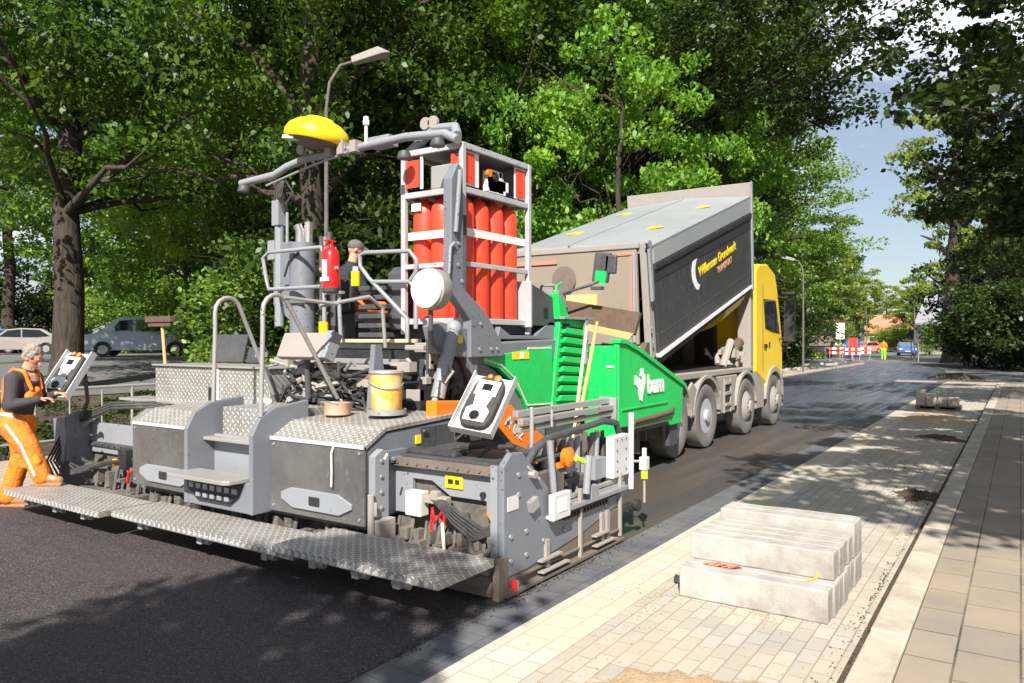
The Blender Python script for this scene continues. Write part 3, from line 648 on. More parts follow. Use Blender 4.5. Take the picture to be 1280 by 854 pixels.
m = MB(); m.lathe([(.02, 0), (.055, .01), (.055, .05), (.02, .06)], (-2.95, 6.42, .28), 'X', 16); m.box((-3.0, 6.15, .26), (-2.93, 6.42, .3)); B('guide_wheel', m, 'black')
m = MB(); m.lathe([(.005, 0), (.07, .0), (.08, .05), (.03, .07)], (-3.03, 5.28, .86), 'X', 16); m.box((-3.06, 5.18, .78), (-3.02, 5.3, .82)); B('lifting_eye', m, 'orange')
m = MB(); m.tube([(-2.95, 5.33, .85), (-2.93, 5.42, .81)], .022, 8); B('marker_peg', m, 'lime')
# --- orange tow arm with lettering
m = MB(); m.prism([(5.12, 1.26), (6.09, 1.20), (6.30, 1.14), (6.50, 1.00), (7.35, .52), (7.30, .34), (6.95, .36), (6.35, .72), (6.05, .96), (5.80, 1.04), (5.12, 1.12)], 'X', -4.34, -4.22); oa = B('tow_arm', m, 'orange', bevel=.01)
text('lettering', 'A 0.2', .17, 'white', oa, (-4.212, 6.16, .965), Matrix(((0, 0, 1), (1, 0, 0), (0, 1, 0))).to_euler()).rotation_euler = (Matrix.Rotation(R(-36), 3, 'X').inverted() @ Matrix(((0, 0, 1), (1, 0, 0), (0, 1, 0)))).to_euler() if False else (Matrix.Rotation(R(-33), 3, 'X') @ Matrix(((0, 0, 1), (1, 0, 0), (0, 1, 0)))).to_euler()
m = MB(); m.box((-4.36, 6.9, .30), (-4.20, 7.5, .42)); m.lathe([(.01, 0), (.10, 0), (.10, .06), (.01, .06)], (-4.22, 7.1, .45), 'X', 18); B('tow_point', m, 'steel_dark')
m = MB(); m.prism([(5.12, 1.26), (6.09, 1.20), (7.3, .5), (7.2, .36), (6.0, 1.0), (5.12, 1.1)], 'X', -7.18, -7.06); B('tow_arm', m, 'orange', bevel=.01)
# --- tractor chassis, deck and dark inner works
m = MB(); m.box((-6.9, 5.8, .35), (-4.55, 8.4, 1.60)); B('chassis', m, 'steel_dark', bevel=.02)
m = MB(); m.prism([(5.95, 1.62), (6.05, 1.76), (7.6, 1.80), (8.3, 1.80), (8.3, 1.55), (6.1, 1.55)], 'X', -6.9, -4.47); B('engine_deck', m, 'steel_blue', bevel=.02)
m = MB()
for (y, r_) in ((6.55, .42), (7.75, .33)):
    m.lathe([(r_ * .6, -.0), (r_, .02), (r_, .24), (r_ * .85, .28), (r_ * .45, .26), (r_ * .4, .3), (.05, .3)], (-4.78, y, r_ + .01), 'X', 30)
B('wheel', m, 'rubber', smooth=True)
m = MB()
for (y, r_) in ((6.55, .42), (7.75, .33)):
    m.lathe([(r_ * .6, -.0), (r_, .02), (r_, .24), (r_ * .85, .28)], (-6.9, y, r_ + .01), 'X', 30)
B('wheel', m, 'rubber', smooth=True)
arc = [(6.2 + (1 - math.cos(R(a))) * .85, 1.30 - .75 * (1 - math.sin(R(a + 90) if False else R(90 - a)))) for a in (0,)]
m = MB(); m.prism([(5.98, 1.60), (6.06, 1.20), (6.3, .60), (7.4, .55), (7.4, 1.0), (7.0, 1.03), (6.72, 1.30), (6.40, 1.48), (6.15, 1.58)], 'X', -4.60, -4.50); B('wheel_guard', m, 'steel_blue', bevel=.01)
# --- green bodywork
m = MB(); m.prism([(6.14, 1.615), (7.49, 1.73), (7.49, 1.0), (6.98, .99), (6.86, 1.16), (6.66, 1.36), (6.42, 1.50), (6.15, 1.56)], 'X', -4.52, -4.455); gs = B('green_side_skirt', m, 'green', bevel=.008)
m = MB(); m.box((-4.452, 6.66, 1.585), (-4.448, 6.98, 1.665)); m.build('warning_sticker', 'sticker_yellow', gs, off=pv.location)
m = MB(); m.box((-4.447, 6.80, 1.59), (-4.445, 6.87, 1.66)); m.build('sticker_text', 'white', gs, off=pv.location)
m = MB()
for i, (a, c_) in enumerate((((6.14, 1.60), (6.45, 1.53)), ((6.45, 1.53), (6.72, 1.37)), ((6.72, 1.37), (6.95, 1.08)), ((6.95, 1.08), (7.5, 1.06)))): m.tube([(-4.45, a[0], a[1]), (-4.45, c_[0], c_[1])], .010, 6)
m.build('edge_strip', 'cream', gs, off=pv.location)
m = MB(); m.box((-4.47, 6.98, 1.69), (-4.452, 7.46, 1.71)); m.build('trim', 'cream', gs, off=pv.location)
m = MB(); m.prism([(7.45, 1.02), (7.64, 2.03), (8.33, 2.03), (8.33, .95)], 'X', -4.55, -4.44); gl = B('louvre_panel', m, 'green', bevel=.01)
m = MB()
for i in range(8):
    z = 1.10 + i * .112; ya = 7.53 + i * .017
    m.prism([(ya, z - .01), (ya + .08, z + .052), (8.16, z + .022), (8.16, z - .05)], 'X', -4.438, -4.395)
m.build('louvres', 'green', gl, off=pv.location, bevel=.006)
m = MB()
for i in range(8):
    z = 1.10 + i * .112; ya = 7.53 + i * .017
    m.prism([(ya, z + .052), (ya + .08, z + .075), (8.14, z + .045), (8.16, z + .022)], 'X', -4.4385, -4.430)
m.build('louvre_gaps', 'black', gl, off=pv.location)
m = MB(); m.prism([(7.60, 2.03), (7.56, 2.33), (7.70, 2.22), (7.84, 2.03)], 'X', -4.54, -4.42); m.tube([(-4.48, 7.58, 2.3), (-4.48, 7.62, 2.42), (-4.48, 7.74, 2.46)], .016, 8); B('green_fin', m, 'green', bevel=.006)
m = MB(); m.box((-4.56, 7.6, 2.03), (-4.36, 8.34, 2.06)); m.box((-4.40, 8.12, 1.5), (-4.36, 8.18, 2.05)); m.bolts([(-4.36, 8.15, 1.95), (-4.36, 8.15, 1.8), (-4.36, 8.15, 1.65)], .016); B('top_rail', m, 'steel_pale', bevel=.004)
m = MB(); m.box((-4.50, 8.34, .60), (-4.07, 8.40, 1.72)); m.box((-4.44, 8.325, .6), (-4.40, 8.345, 1.7)); hw = B('hopper_rear_wall', m, 'green', bevel=.008)
m = MB(); m.box((-4.19, 8.328, 1.45), (-4.09, 8.336, 1.475)); m.build('data_plate', 'white', hw, off=pv.location)
m = MB(); m.prism([(8.38, .72), (8.38, 1.76), (8.55, 1.74), (8.9, 1.65), (10.50, 1.12), (10.42, .60), (10.0, .60), (9.9, .66)], 'X', -4.12, -4.05); hs = B('hopper_side', m, 'green', bevel=.008)
m = MB(); m.prism([(8.36, 1.75), (8.36, 1.80), (8.56, 1.79), (8.92, 1.70), (10.54, 1.16), (10.52, 1.11), (8.9, 1.645), (8.55, 1.735)], 'X', -4.16, -4.02); m.build('top_lip', 'green', hs, off=pv.location, bevel=.006)
m = MB(); m.box((-4.06, 8.45, .925), (-4.035, 9.9, .94)); m.build('ridge', 'green', hs, off=pv.location)
m = MB(); m.tube([(-4.03, 8.75, .76), (-4.02, 9.35, .77), (-4.03, 9.95, .79), (-4.05, 10.1, .83)], .035, 10); m.box((-4.04, 8.6, .68), (-4.0, 9.9, .70)); m.build('spillage_guard', 'rust', hs, off=pv.location, smooth=True)
m = MB(); m.prism([(8.38, .72), (8.38, 1.76), (8.9, 1.65), (10.50, 1.12), (10.42, .60)], 'X', -7.36, -7.29); B('hopper_side', m, 'green', bevel=.008)
m = MB(); m.prism([(8.4, .70), (10.3, .66), (10.3, .60), (8.4, .60)], 'X', -7.3, -4.1); m.box((-7.2, 10.25, .35), (-4.3, 10.34, .55)); m.box((-6.9, 8.4, .2), (-4.5, 10.0, .6)); B('hopper_floor', m, 'dusty_dark', bevel=.01)
m = MB(); m.add([(-7.2, 8.45, .7), (-4.2, 8.45, .7), (-4.25, 10.1, .7), (-7.2, 10.1, .7), (-6.9, 8.7, 1.25), (-4.6, 8.7, 1.22), (-4.8, 9.8, 1.0), (-6.8, 9.8, 1.05)], [(0, 3, 2, 1), (4, 5, 6, 7), (0, 1, 5, 4), (1, 2, 6, 5), (2, 3, 7, 6), (3, 0, 4, 7)]); B('asphalt_load', m, 'asphalt', kind='stuff')
m = MB(); m.lathe([(.12, 0), (.24, .02), (.24, .26), (.1, .28)], (-4.9, 9.85, .25), 'X', 24); m.box((-4.7, 8.6, .25), (-4.5, 9.6, .62)); m.tube([(-4.5, 9.0, .5), (-4.42, 9.4, .4), (-4.5, 9.8, .45)], .03, 8); B('front_wheel', m, 'black', smooth=False)
m = MB(); m.box((-4.3, 9.55, .42), (-4.22, 9.6, .6)); m.box((-4.16, 10.1, .3), (-4.1, 10.4, .62)); B('push_bracket', m, 'steel_dark')
m = MB(); m.add([(-5.12, 8.66, 2.06), (-4.02, 8.74, 1.86), (-3.96, 8.8, 2.14), (-5.14, 8.72, 2.34), (-5.12, 8.72, 2.03), (-4.02, 8.82, 1.84), (-3.96, 8.86, 2.12), (-5.14, 8.78, 2.32)], [(0, 1, 2, 3), (4, 7, 6, 5), (0, 4, 5, 1), (1, 5, 6, 2), (2, 6, 7, 3), (3, 7, 4, 0)]); fp = B('hopper_flap', m, 'rust', bevel=.01)
m = MB(); m.add([(-5.10, 8.64, 2.00), (-4.08, 8.72, 1.80), (-4.02, 8.73, 1.87), (-5.12, 8.65, 2.09), (-5.10, 8.66, 2.00), (-4.08, 8.735, 1.80), (-4.02, 8.738, 1.87), (-5.12, 8.66, 2.09)], [(0, 1, 2, 3), (4, 7, 6, 5), (0, 4, 5, 1), (1, 5, 6, 2), (2, 6, 7, 3), (3, 7, 4, 0)]); m.build('flap_edge', 'wood', fp, off=pv.location)
m = MB(); m.box((-4.52, 8.6, 2.52), (-4.30, 8.68, 2.90), (0, 8, 0)); m.box((-4.36, 8.6, 2.62), (-4.2, 8.66, 2.86), (0, 4, 0)); mr = B('mirror', m, 'steel_dark', bevel=.02)
m = MB(); m.tube([(-4.40, 8.62, 2.55), (-4.5, 8.5, 2.48), (-4.95, 8.4, 2.36), (-5.0, 8.4, 2.2)], .018, 8); m.box((-4.5, 8.5, 2.42), (-4.36, 8.6, 2.46)); m.build('mirror_arm', 'steel_dark', mr, off=pv.location)
m = MB(); m.box((-4.48, 8.58, 2.50), (-4.33, 8.595, 2.66), (0, 8, 0)); m.build('mirror_glass', 'green', mr, off=pv.location)
m = MB(); m.box((-5.15, 8.3, 2.2), (-4.85, 8.5, 2.42)); m.tube([(-5.2, 8.3, 2.1), (-5.1, 8.3, 2.48), (-4.9, 8.3, 2.48)], .02, 8); B('hopper_lamp', m, 'steel_pale', bevel=.01)
# --- ventilator box right of the rack
m = MB(); m.prism([(7.10, 1.95), (7.10, 2.42), (7.66, 2.26), (7.66, 1.95)], 'X', -5.0, -4.5); vb = B('ventilation_box', m, 'steel_dark', bevel=.01)
m = MB(); m.box((-5.0, 7.06, 1.93), (-4.48, 7.1, 2.44)); m.build('front_frame', 'white_frame', vb, off=pv.location, bevel=.006)
m = MB()
for i in range(5): m.box((-4.5, 7.36, 2.04 + i * .025), (-4.494, 7.46, 2.055 + i * .025))
m.box((-4.5, 7.7, 1.9), (-4.4, 7.8, 1.98)); m.build('vent_grille', 'black', vb, off=pv.location)
m = MB(); m.prism([(6.45, 1.80), (6.5, 1.93), (6.7, 1.84), (7.2, 1.84), (7.5, 2.0), (7.6, 2.0), (7.6, 1.8)], 'X', -4.56, -4.5); m.box((-5.3, 6.7, 1.83), (-4.6, 7.3, 1.86)); B('deck_bracket', m, 'steel_blue', bevel=.006)
m = MB(); m.box((-5.4, 6.1, 1.80), (-4.6, 7.5, 1.96)); B('rack_base', m, 'black')
# --- big bent support arm
m = MB(); m.prism([(5.56, 2.24), (5.56, 3.30), (5.66, 3.46), (5.74, 3.42), (5.75, 2.28), (6.09, 2.08), (6.42, 1.74), (6.42, 1.62), (5.86, 1.62), (5.86, 1.98)], 'X', -4.50, -4.40); ar = B('support_arm', m, 'steel_blue', bevel=.01)
m = MB(); m.bolts([(-4.4, 5.66, 2.5), (-4.4, 5.66, 2.7), (-4.4, 5.72, 2.35), (-4.4, 6.02, 1.95), (-4.4, 6.2, 1.7), (-4.4, 6.0, 1.7), (-4.4, 6.3, 1.7)], .02); m.build('bolts', 'steel_pale', ar, off=pv.location)
m = MB(); m.prism([(5.30, 1.92), (5.45, 1.96), (5.9, 1.90), (6.05, 1.62), (6.0, 1.35), (5.85, 1.62), (5.4, 1.66)], 'X', -4.54, -4.44); B('arm_foot', m, 'steel_blue', bevel=.01)
m = MB(); m.lathe([(.001, 0), (.045, 0), (.045, .004), (.001, .004)], (-4.44, 5.74, 1.80), 'X', 20); B('warning_sticker', m, 'sticker_yellow')
m = MB(); m.tube([(-4.35, 5.63, 3.38), (-4.38, 5.6, 2.8)], .022, 8); m.tube([(-4.38, 5.5, 2.4), (-4.38, 5.52, 2.65), (-4.38, 5.58, 2.7)], .014, 8); B('conduit', m, 'steel_pale', smooth=True)
m = MB(); m.tube([(-4.42, 5.60, 1.86), (-4.42, 5.38, 1.26)], .066, 18); m.ball((-4.42, 5.62, 1.90), .08, 8); lc = B('lift_cylinder', m, 'steel_pale', smooth=True)
m = MB(); m.tube([(-4.42, 5.50, 1.6), (-4.3, 5.46, 1.5), (-4.35, 5.40, 1.4)], .014, 6); m.tube([(-4.42, 5.36, 1.26), (-4.42, 5.30, 1.16)], .035, 10); m.build('piston_rod', 'dusty', lc, off=pv.location)
m = MB(); rr = random.Random(21)
for i in range(22):
    y = 5.62 + rr.uniform(0, .42); z = rr.uniform(1.2, 1.75); m.tube([(-4.62 + rr.uniform(-.1, .12), y, z), (-4.58 + rr.uniform(-.1, .1), y + rr.uniform(-.15, .15), z - rr.uniform(.1, .4)), (-4.6, y + rr.uniform(-.1, .2), z - .45)], rr.uniform(.012, .028), 6)
B('hydraulic_hose', m, 'rubber', smooth=True)
m = MB()
for i in range(12):
    y = 5.2 + rr.uniform(0, .6); z = rr.uniform(1.2, 1.7); m.box((-4.75 + rr.uniform(-.1, .1), y, z), (-4.60, y + rr.uniform(.05, .16), z + rr.uniform(.04, .14)))
B('valve_bank', m, 'dusty', bevel=.008)
m = MB(); m.tube([(-4.56, 5.9, 1.7), (-4.5, 5.95, 1.45)], .012, 6); B('gas_hose', m, 'red_bright')
# round work lamp
m = MB(); m.lathe([(.02, 0), (.155, .01), (.175, .03), (.175, .14), (.165, .155)], (-4.12, 4.86, 2.22), 'Y', 36)
lmp = B('round_work_lamp', m, 'alu', smooth=True)
m = MB(); m.lathe([(.001, -.004), (.16, -.004), (.165, .008), (.001, .008)], (-4.12, 4.86, 2.22), 'Y', 36); m.build('lens', 'lens', lmp, off=pv.location, smooth=True)
m = MB(); m.tube([(-4.12, 4.93, 2.04), (-4.14, 4.95, 1.88), (-4.2, 5.05, 1.75), (-4.4, 5.4, 1.70)], .02, 8); m.tube([(-4.2, 4.98, 1.8), (-4.22, 5.0, 1.5)], .012, 8); m.build('lamp_bracket', 'steel_dark', lmp, off=pv.location)
# --- gas cylinder rack
x0, x1, y0, y1, zb, zt = -5.33, -4.57, 5.95, 7.15, 1.90, 3.74
m = MB(); w = .055
for x in (x0, x1):
    for y in (y0, y1): m.box((x - w / 2, y - w / 2, zb - .05), (x + w / 2, y + w / 2, zt))
for z in (3.25, zt - w, 2.0 - .05):
    m.box((x0, y0 - .02, z), (x1, y0 + .02, z + .06)); m.box((x0, y1 - .02, z), (x1, y1 + .02, z + .06)); m.box((x0 - .02, y0, z), (x0 + .02, y1, z + .06)); m.box((x1 - .02, y0, z), (x1 + .02, y1, z + .06))
for z in (2.52,): m.box((x1 - .015, y0, z), (x1 + .02, y1, z + .05)); m.box((x0, y0 - .02, z), (x1, y0 + .015, z + .05))
rack = B('cylinder_rack', m, 'white_frame', bevel=.006)
m = MB(); m.box((x0, y0, 3.28), (x1, y1, 3.31)); m.box((x0 + .02, y0 + .02, zt - .02), (x1 - .02, y1 - .02, zt)); m.box((x0 + .02, y1 - .04, 3.3), (x1 - .02, y1 - .02, zt - .03)); m.build('rack_shelf', 'steel_pale', rack, off=pv.location)
m = MB()
for y in (y0 + .05, y1 - .22): m.box((x1 - .02, y, 3.36), (x1 - .008, y + .16, 3.66))
m.box((x0 + .03, y0 - .008, 3.36), (x0 + .2, y0 + .004, 3.64)); m.box((x1 - .14, y0 - .008, 3.36), (x1 - .04, y0 + .004, 3.64))
m.build('red_panel', 'red', rack, off=pv.location)
m = MB(); m.box((x1 - .03, y0 + .03, 3.34), (x1 - .021, y0 + .30, 3.68)); m.box((x1 - .03, y1 - .24, 3.34), (x1 - .021, y1 - .03, 3.68)); m.box((x0 + .21, y0 + .004, 3.34), (x0 + .24, y0 + .02, 3.68)); m.build('panel_frame', 'white', rack, off=pv.location)
m = MB(); rr = random.Random(3)
for i in range(14): m.box((x1 - .12, y0 + .4 + rr.uniform(0, .45), 3.34 + rr.uniform(0, .2)), (x1 - .06, y0 + .5 + rr.uniform(0, .4), 3.4 + rr.uniform(0, .2)))
m.build('valve_gear', 'white', rack, off=pv.location, bevel=.01)
m = MB(); m.tube([(x1 - .05, y0 + .62, 3.5), (x1 - .02, y0 + .62, 3.5)], .04, 14); m.build('pressure_gauge', 'black', rack, off=pv.location); m = MB(); m.box((x0 + .28, y0 + .08, 3.33), (x1 - .2, y0 + .4, 3.58)); m.build('gas_manifold', 'alu', rack, off=pv.location, bevel=.02); m = MB(); m.box((x0 + .03, y0 + .5, 3.33), (x0 + .3, y1 - .1, 3.62)); m.build('red_cabinet', 'red', rack, off=pv.location, bevel=.01)
m = MB(); m.tube([(x1 - .06, y0 + .5, 3.53), (x1 - .02, y0 + .5, 3.53)], .04, 12); m.build('yellow_valve', 'orange', rack, off=pv.location)
m = MB(); m.lathe([(.02, 0), (.09, .01), (.09, .06), (.05, .08)], (x1 - .15, y0 + .16, 3.31)); 
for y_ in (2.9,):
    m.box((x1 + .021, y0 - .03, 2.82), (x1 + .03, y0 + .03, 3.02)); m.box((x0 - .03, y0 - .03, 3.3), (x0 + .03, y0 - .028, 3.4))
m.build('blue_clip', 'steel_dark', rack, off=pv.location)
def gas(x, y):
    m = MB(); r_ = .127
    m.lathe([(.02, 1.96), (r_ * .9, 1.965), (r_, 1.99), (r_, 3.10), (r_ * .92, 3.17), (r_ * .65, 3.22), (.035, 3.25), (.03, 3.27)], (x, y, 0), 'Z', 24)
    m.build('gas_cylinder', 'red', rack, off=pv.location, smooth=True)
for i in range(4):
    for x in (-4.71, -4.95, -5.19): gas(x, 6.12 + i * .262)
m = MB(); m.box((x1 - .02, y0, 2.83), (x1 - .012, y1 - .05, 2.91)); m.box((x0 + .05, y0 + .004, 2.82), (x1 - .02, y0 + .012, 2.90)); m.box((x0 + .08, y0 + .02, 3.12), (x0 + .2, y0 + .03, 3.2)); m.build('strap', 'white', rack, off=pv.location)
# --- canopy pipe frame with lamps and antennas
zc = 3.82
m = MB(); m.tube([(-8.08, 6.0, 3.74), (-7.45, 6.0, 3.77), (-7.28, 6.05, 3.86), (-7.0, 6.1, 3.93), (-6.6, 6.1, 3.93), (-6.1, 6.05, 3.92), (-5.3, 5.95, 3.90), (-4.75, 5.9, 3.84), (-4.55, 5.85, 3.74)], .045, 12); cf = B('canopy_frame', m, 'steel_pale', smooth=True)
m = MB(); m.tube([(-5.4, 6.1, 3.78), (-5.0, 6.05, 3.96), (-4.7, 6.0, 3.92), (-4.6, 5.9, 3.80)], .05, 10); m.box((-5.9, 6.0, 3.88), (-5.6, 6.15, 3.99)); m.tube([(-7.6, 6.0, 3.66), (-6.8, 6.0, 3.80), (-6.2, 6.0, 3.88)], .014, 8); m.build('cross_brace', 'steel_pale', cf, off=pv.location)
m = MB()
for x in (-7.0, -5.1, -5.0): m.lathe([(.045, 0), (.065, 0), (.065, .04), (.045, .04)], (x, 6.0, 4.02), 'Y', 16)
for x in (-6.55, -6.35, -6.15): m.box((x, 5.96, 3.86), (x + .09, 6.1, 3.99))
m.build('clamp', 'dusty', cf, off=pv.location, bevel=.004)
for (x, y, z) in ((-5.18, 5.78, 3.62), (-4.68, 5.7, 3.66), (-7.9, 5.9, 3.6)):
    m = MB(); m.lathe([(.001, 0), (.07, .0), (.075, .02), (.055, .075), (.02, .09)], (x, y, z), 'Z', 18); l_ = m.build('work_light', 'steel_dark', cf, off=pv.location, smooth=True)
m = MB(); rr = random.Random(6)
for i in range(9): a = rr.uniform(0, 6.28); m.tube([(-7.3 + .06 * math.cos(a), 6.0, 3.68), (-7.3 + .16 * math.cos(a), 6.0 + .08 * math.sin(a), 3.5 + rr.uniform(-.06, .06)), (-7.27, 6.0, 3.3 + rr.uniform(-.05, .12))], .012, 6)
m.build('coiled_cable', 'rubber', cf, off=pv.location, smooth=True)
# yellow balloon-like lamp shade
m = MB()
prof = [(.345, -.02), (.37, .02), (.365, .08), (.33, .15), (.25, .215), (.16, .25), (.15, .27), (.05, .285), (.01, .285)]
m.lathe(prof, (0, 0, 0), 'Z', 32); mt = Matrix.Translation((-6.66, 5.95, 4.05)) @ Matrix.Rotation(R(10), 4, 'Y') @ Matrix.Rotation(R(-4), 4, 'X') @ Matrix.Diagonal((1, 1, .95, 1)); m.xform(mt)
ys = B('lamp_shade', m, 'yellow', smooth=True)
m = MB(); m.lathe([(.01, -.07), (.2, -.065), (.29, -.045), (.335, -.021)], (0, 0, 0), 'Z', 32); m.xform(mt); u = m.build('lamp_underside', 'grime_plate', ys, off=pv.location, smooth=True)
m = MB(); m.box((-.2, -.32, -.06), (-.02, -.2, -.02)); m.xform(mt); m.build('lamp_led', 'led', ys, off=pv.location)
m = MB(); m.tube([(-6.32, 5.98, 4.08), (-6.26, 6.0, 3.92)], .014, 8); m.build('lamp_stem', 'steel_pale', ys, off=pv.location)
m = MB(); m.tube([(-5.93, 6.0, 3.92), (-5.93, 6.0, 4.14)], .018, 10); an = B('antenna', m, 'white', smooth=True)
m = MB(); m.lathe([(.02, 0), (.035, .005), (.035, .05), (.028, .06), (.03, .065), (.03, .09), (.01, .10)], (-5.93, 6.0, 4.13)); m.build('antenna_head', 'white', an, off=pv.location, smooth=True)
# left mast with gear
m = MB(); m.tube([(-7.36, 6.0, 1.95), (-7.36, 6.0, 3.55)], .055, 12); m.box((-7.42, 5.93, 3.15), (-7.30, 6.07, 3.45)); m.tube([(-7.22, 6.0, 2.8), (-7.22, 6.0, 3.3)], .02, 8); m.box((-7.52, 5.95, 2.75), (-7.40, 6.05, 2.98)); B('canopy_mast', m, 'steel_pale', smooth=False, bevel=.006)
m = MB(); m.box((-7.45, 5.98, 2.2), (-7.12, 6.05, 2.95)); m.prism([(-7.45, 2.2), (-7.12, 2.0), (-7.12, 2.2)], 'Y', 5.98, 6.05); B('mast_panel', m, 'steel_blue', bevel=.01)
m = MB(); m.tube([(-6.72, 5.8, 2.22), (-6.72, 5.8, 2.88)], .145, 26); m.tube([(-6.72, 5.8, 1.86), (-6.72, 5.8, 2.22)], .14, 26); m.lathe([(.15, 0), (.155, .01), (.155, .03), (.15, .04)], (-6.72, 5.8, 2.2)); ex = B('exhaust_silencer', m, 'steel_blue', smooth=True)
m = MB(); m.tube([(-6.76, 5.8, 2.88), (-6.76, 5.8, 3.02), (-6.78, 5.78, 3.09)], .05, 16); m.tube([(-6.68, 5.85, 2.88), (-6.68, 5.85, 3.12)], .045, 16); m.build('exhaust_pipe', 'chrome', ex, off=pv.location, smooth=True)
m = MB(); m.tube([(-6.86, 5.66, 2.5), (-6.76, 5.64, 2.66), (-6.62, 5.66, 2.76)], .012, 8); m.tube([(-6.87, 5.70, 2.16), (-6.72, 5.655, 2.19), (-6.58, 5.7, 2.18)], .012, 8); m.build('cable', 'black', ex, off=pv.location, smooth=True)
m = MB(); m.tube([(-6.52, 5.9, 1.9), (-6.52, 5.9, 2.95)], .03, 8); m.tube([(-6.45, 5.95, 2.3), (-6.45, 5.95, 3.0)], .04, 10); m.tube([(-6.36, 5.95, 1.95), (-6.36, 5.95, 2.75)], .05, 10); B('intake_pipe', m, 'steel_dark', smooth=True)
# operator platform: floor, steps, seat, console, guard rails
m = MB(); m.box((-6.95, 5.75, 1.70), (-5.0, 7.3, 1.76)); m.box((-6.9, 5.55, 1.55), (-5.05, 5.75, 1.60)); m.box((-6.9, 5.4, 1.40), (-5.05, 5.6, 1.44)); B('platform', m, 'alu', bevel=.004)
m = MB(); m.box((-6.05, 5.68, 1.765), (-4.95, 5.78, 1.80)); B('platform_edge', m, 'wood_pale', bevel=.004)
m = MB(); m.box((-6.95, 5.35, .95), (-4.60, 5.9, 1.38)); m.box((-6.9, 5.65, 1.45), (-5.0, 5.9, 1.69)); B('engine_bay', m, 'black')
m = MB(); m.box((-6.9, 5.28, 1.36), (-5.6, 5.42, 1.41)); m.box((-6.9, 5.2, 1.22), (-5.75, 5.32, 1.27)); m.box((-5.6, 5.3, 1.5), (-5.2, 5.4, 1.55)); B('cross_member', m, 'alu', bevel=.004)
m = MB(); rr = random.Random(31)
for i in range(60):
    x = rr.uniform(-6.9, -4.65); z = rr.uniform(1.12, 1.62); y = rr.uniform(5.1, 5.33)
    if i % 3 == 0: m.box((x, y, z), (x + rr.uniform(.05, .18), y + .1, z + rr.uniform(.03, .09)))
    else: m.tube([(x, y, z), (x + rr.uniform(-.2, .2), y - .04, z + rr.uniform(-.14, .1)), (x + rr.uniform(-.3, .3), y, z - .05)], rr.uniform(.012, .03), 6)
B('hydraulic_valves', m, 'dusty', bevel=.003)
m = MB()
for i in range(26):
    x = rr.uniform(-6.9, -4.7); z = rr.uniform(1.12, 1.6); y = rr.uniform(5.06, 5.3)
    m.tube([(x, y, z), (x + rr.uniform(-.2, .2), y - .05, z - rr.uniform(.05, .2)), (x + rr.uniform(-.3, .3), y, z - .1), (x + rr.uniform(-.4, .4), y + .1, z)], rr.uniform(.012, .022), 6)
B('hydraulic_hose', m, 'rubber', smooth=True)
m = MB(); m.prism([(5.08, 1.14), (5.14, 1.75), (5.22, 1.75), (5.30, 1.14)], 'X', -5.02, -4.96); B('gusset', m, 'steel_blue')
m = MB(); rr = random.Random(33)
for i in range(6): m.box((-5.95, 5.9 + .0 * i, 1.82 + i * .1), (-5.55, 6.15 + .06 * i, 1.87 + i * .1))
B('ladder_steps', m, 'steel_dark', bevel=.006)
m = MB(); m.box((-5.85, 6.15, 1.78), (-5.4, 6.7, 2.08)); m.box((-5.8, 6.55, 2.08), (-5.45, 6.72, 2.5), (10, 0, 0)); m.box((-6.9, 6.3, 1.78), (-6.4, 6.9, 2.12)); m.box((-6.88, 6.25, 2.12), (-6.42, 6.36, 2.5), (-6, 0, 0)); st = B('operator_seat', m, 'black', bevel=.04)
m = MB(); m.prism([(6.0, 1.9), (6.0, 2.5), (6.1, 2.58), (6.35, 2.42), (6.5, 1.9)], 'X', -5.62, -5.38); B('side_console', m, 'steel_dark', bevel=.02)
m = MB(); m.tube([(-6.04, 5.95, 2.38), (-6.04, 5.95, 2.54)], .05, 12); bc = B('beacon_bottle', m, 'yellow', smooth=True)
m = MB(); m.tube([(-6.04, 5.95, 2.54), (-6.04, 5.95, 2.59)], .03, 10); m.build('cap', 'white', bc, off=pv.location)
m = MB()
for (p) in ([(-7.1, 5.6, 2.5), (-7.15, 5.6, 2.72), (-7.05, 5.6, 2.78), (-6.2, 5.6, 2.78), (-6.15, 5.6, 2.70), (-6.15, 5.6, 1.78)],
            [(-7.1, 5.6, 2.5), (-7.05, 5.6, 2.36), (-6.2, 5.6, 2.36)],
            [(-4.98, 5.6, 1.8), (-4.98, 5.6, 2.0), (-5.50, 5.6, 2.42), (-5.62, 5.6, 2.55), (-5.62, 5.6, 2.66), (-5.55, 5.6, 2.68), (-4.95, 5.6, 2.66), (-4.86, 5.6, 2.56), (-4.86, 5.6, 2.46), (-4.95, 5.6, 2.36)],
            [(-5.46, 5.6, 2.38), (-4.95, 5.6, 2.36), (-4.87, 5.6, 2.28), (-4.87, 5.6, 1.9)],
            [(-6.0, 5.6, 2.78), (-5.95, 5.6, 2.6), (-5.9, 5.6, 1.8)]): m.tube(p, .022, 10)
B('guard_rail', m, 'steel_pale', smooth=True)
m = MB(); m.box((-6.12, 5.56, 2.28), (-6.09, 5.62, 2.88)); m.box((-6.12, 5.56, 2.27), (-5.86, 5.62, 2.30)); m.box((-6.12, 5.50, 2.52), (-5.84, 5.515, 2.55)); B('extinguisher_bracket', m, 'alu', bevel=.003)
m = MB(); m.tube([(-6.05, 5.5, 1.82), (-6.05, 5.5, 1.98)], .05, 12); B('lamp_can', m, 'yellow', smooth=True)
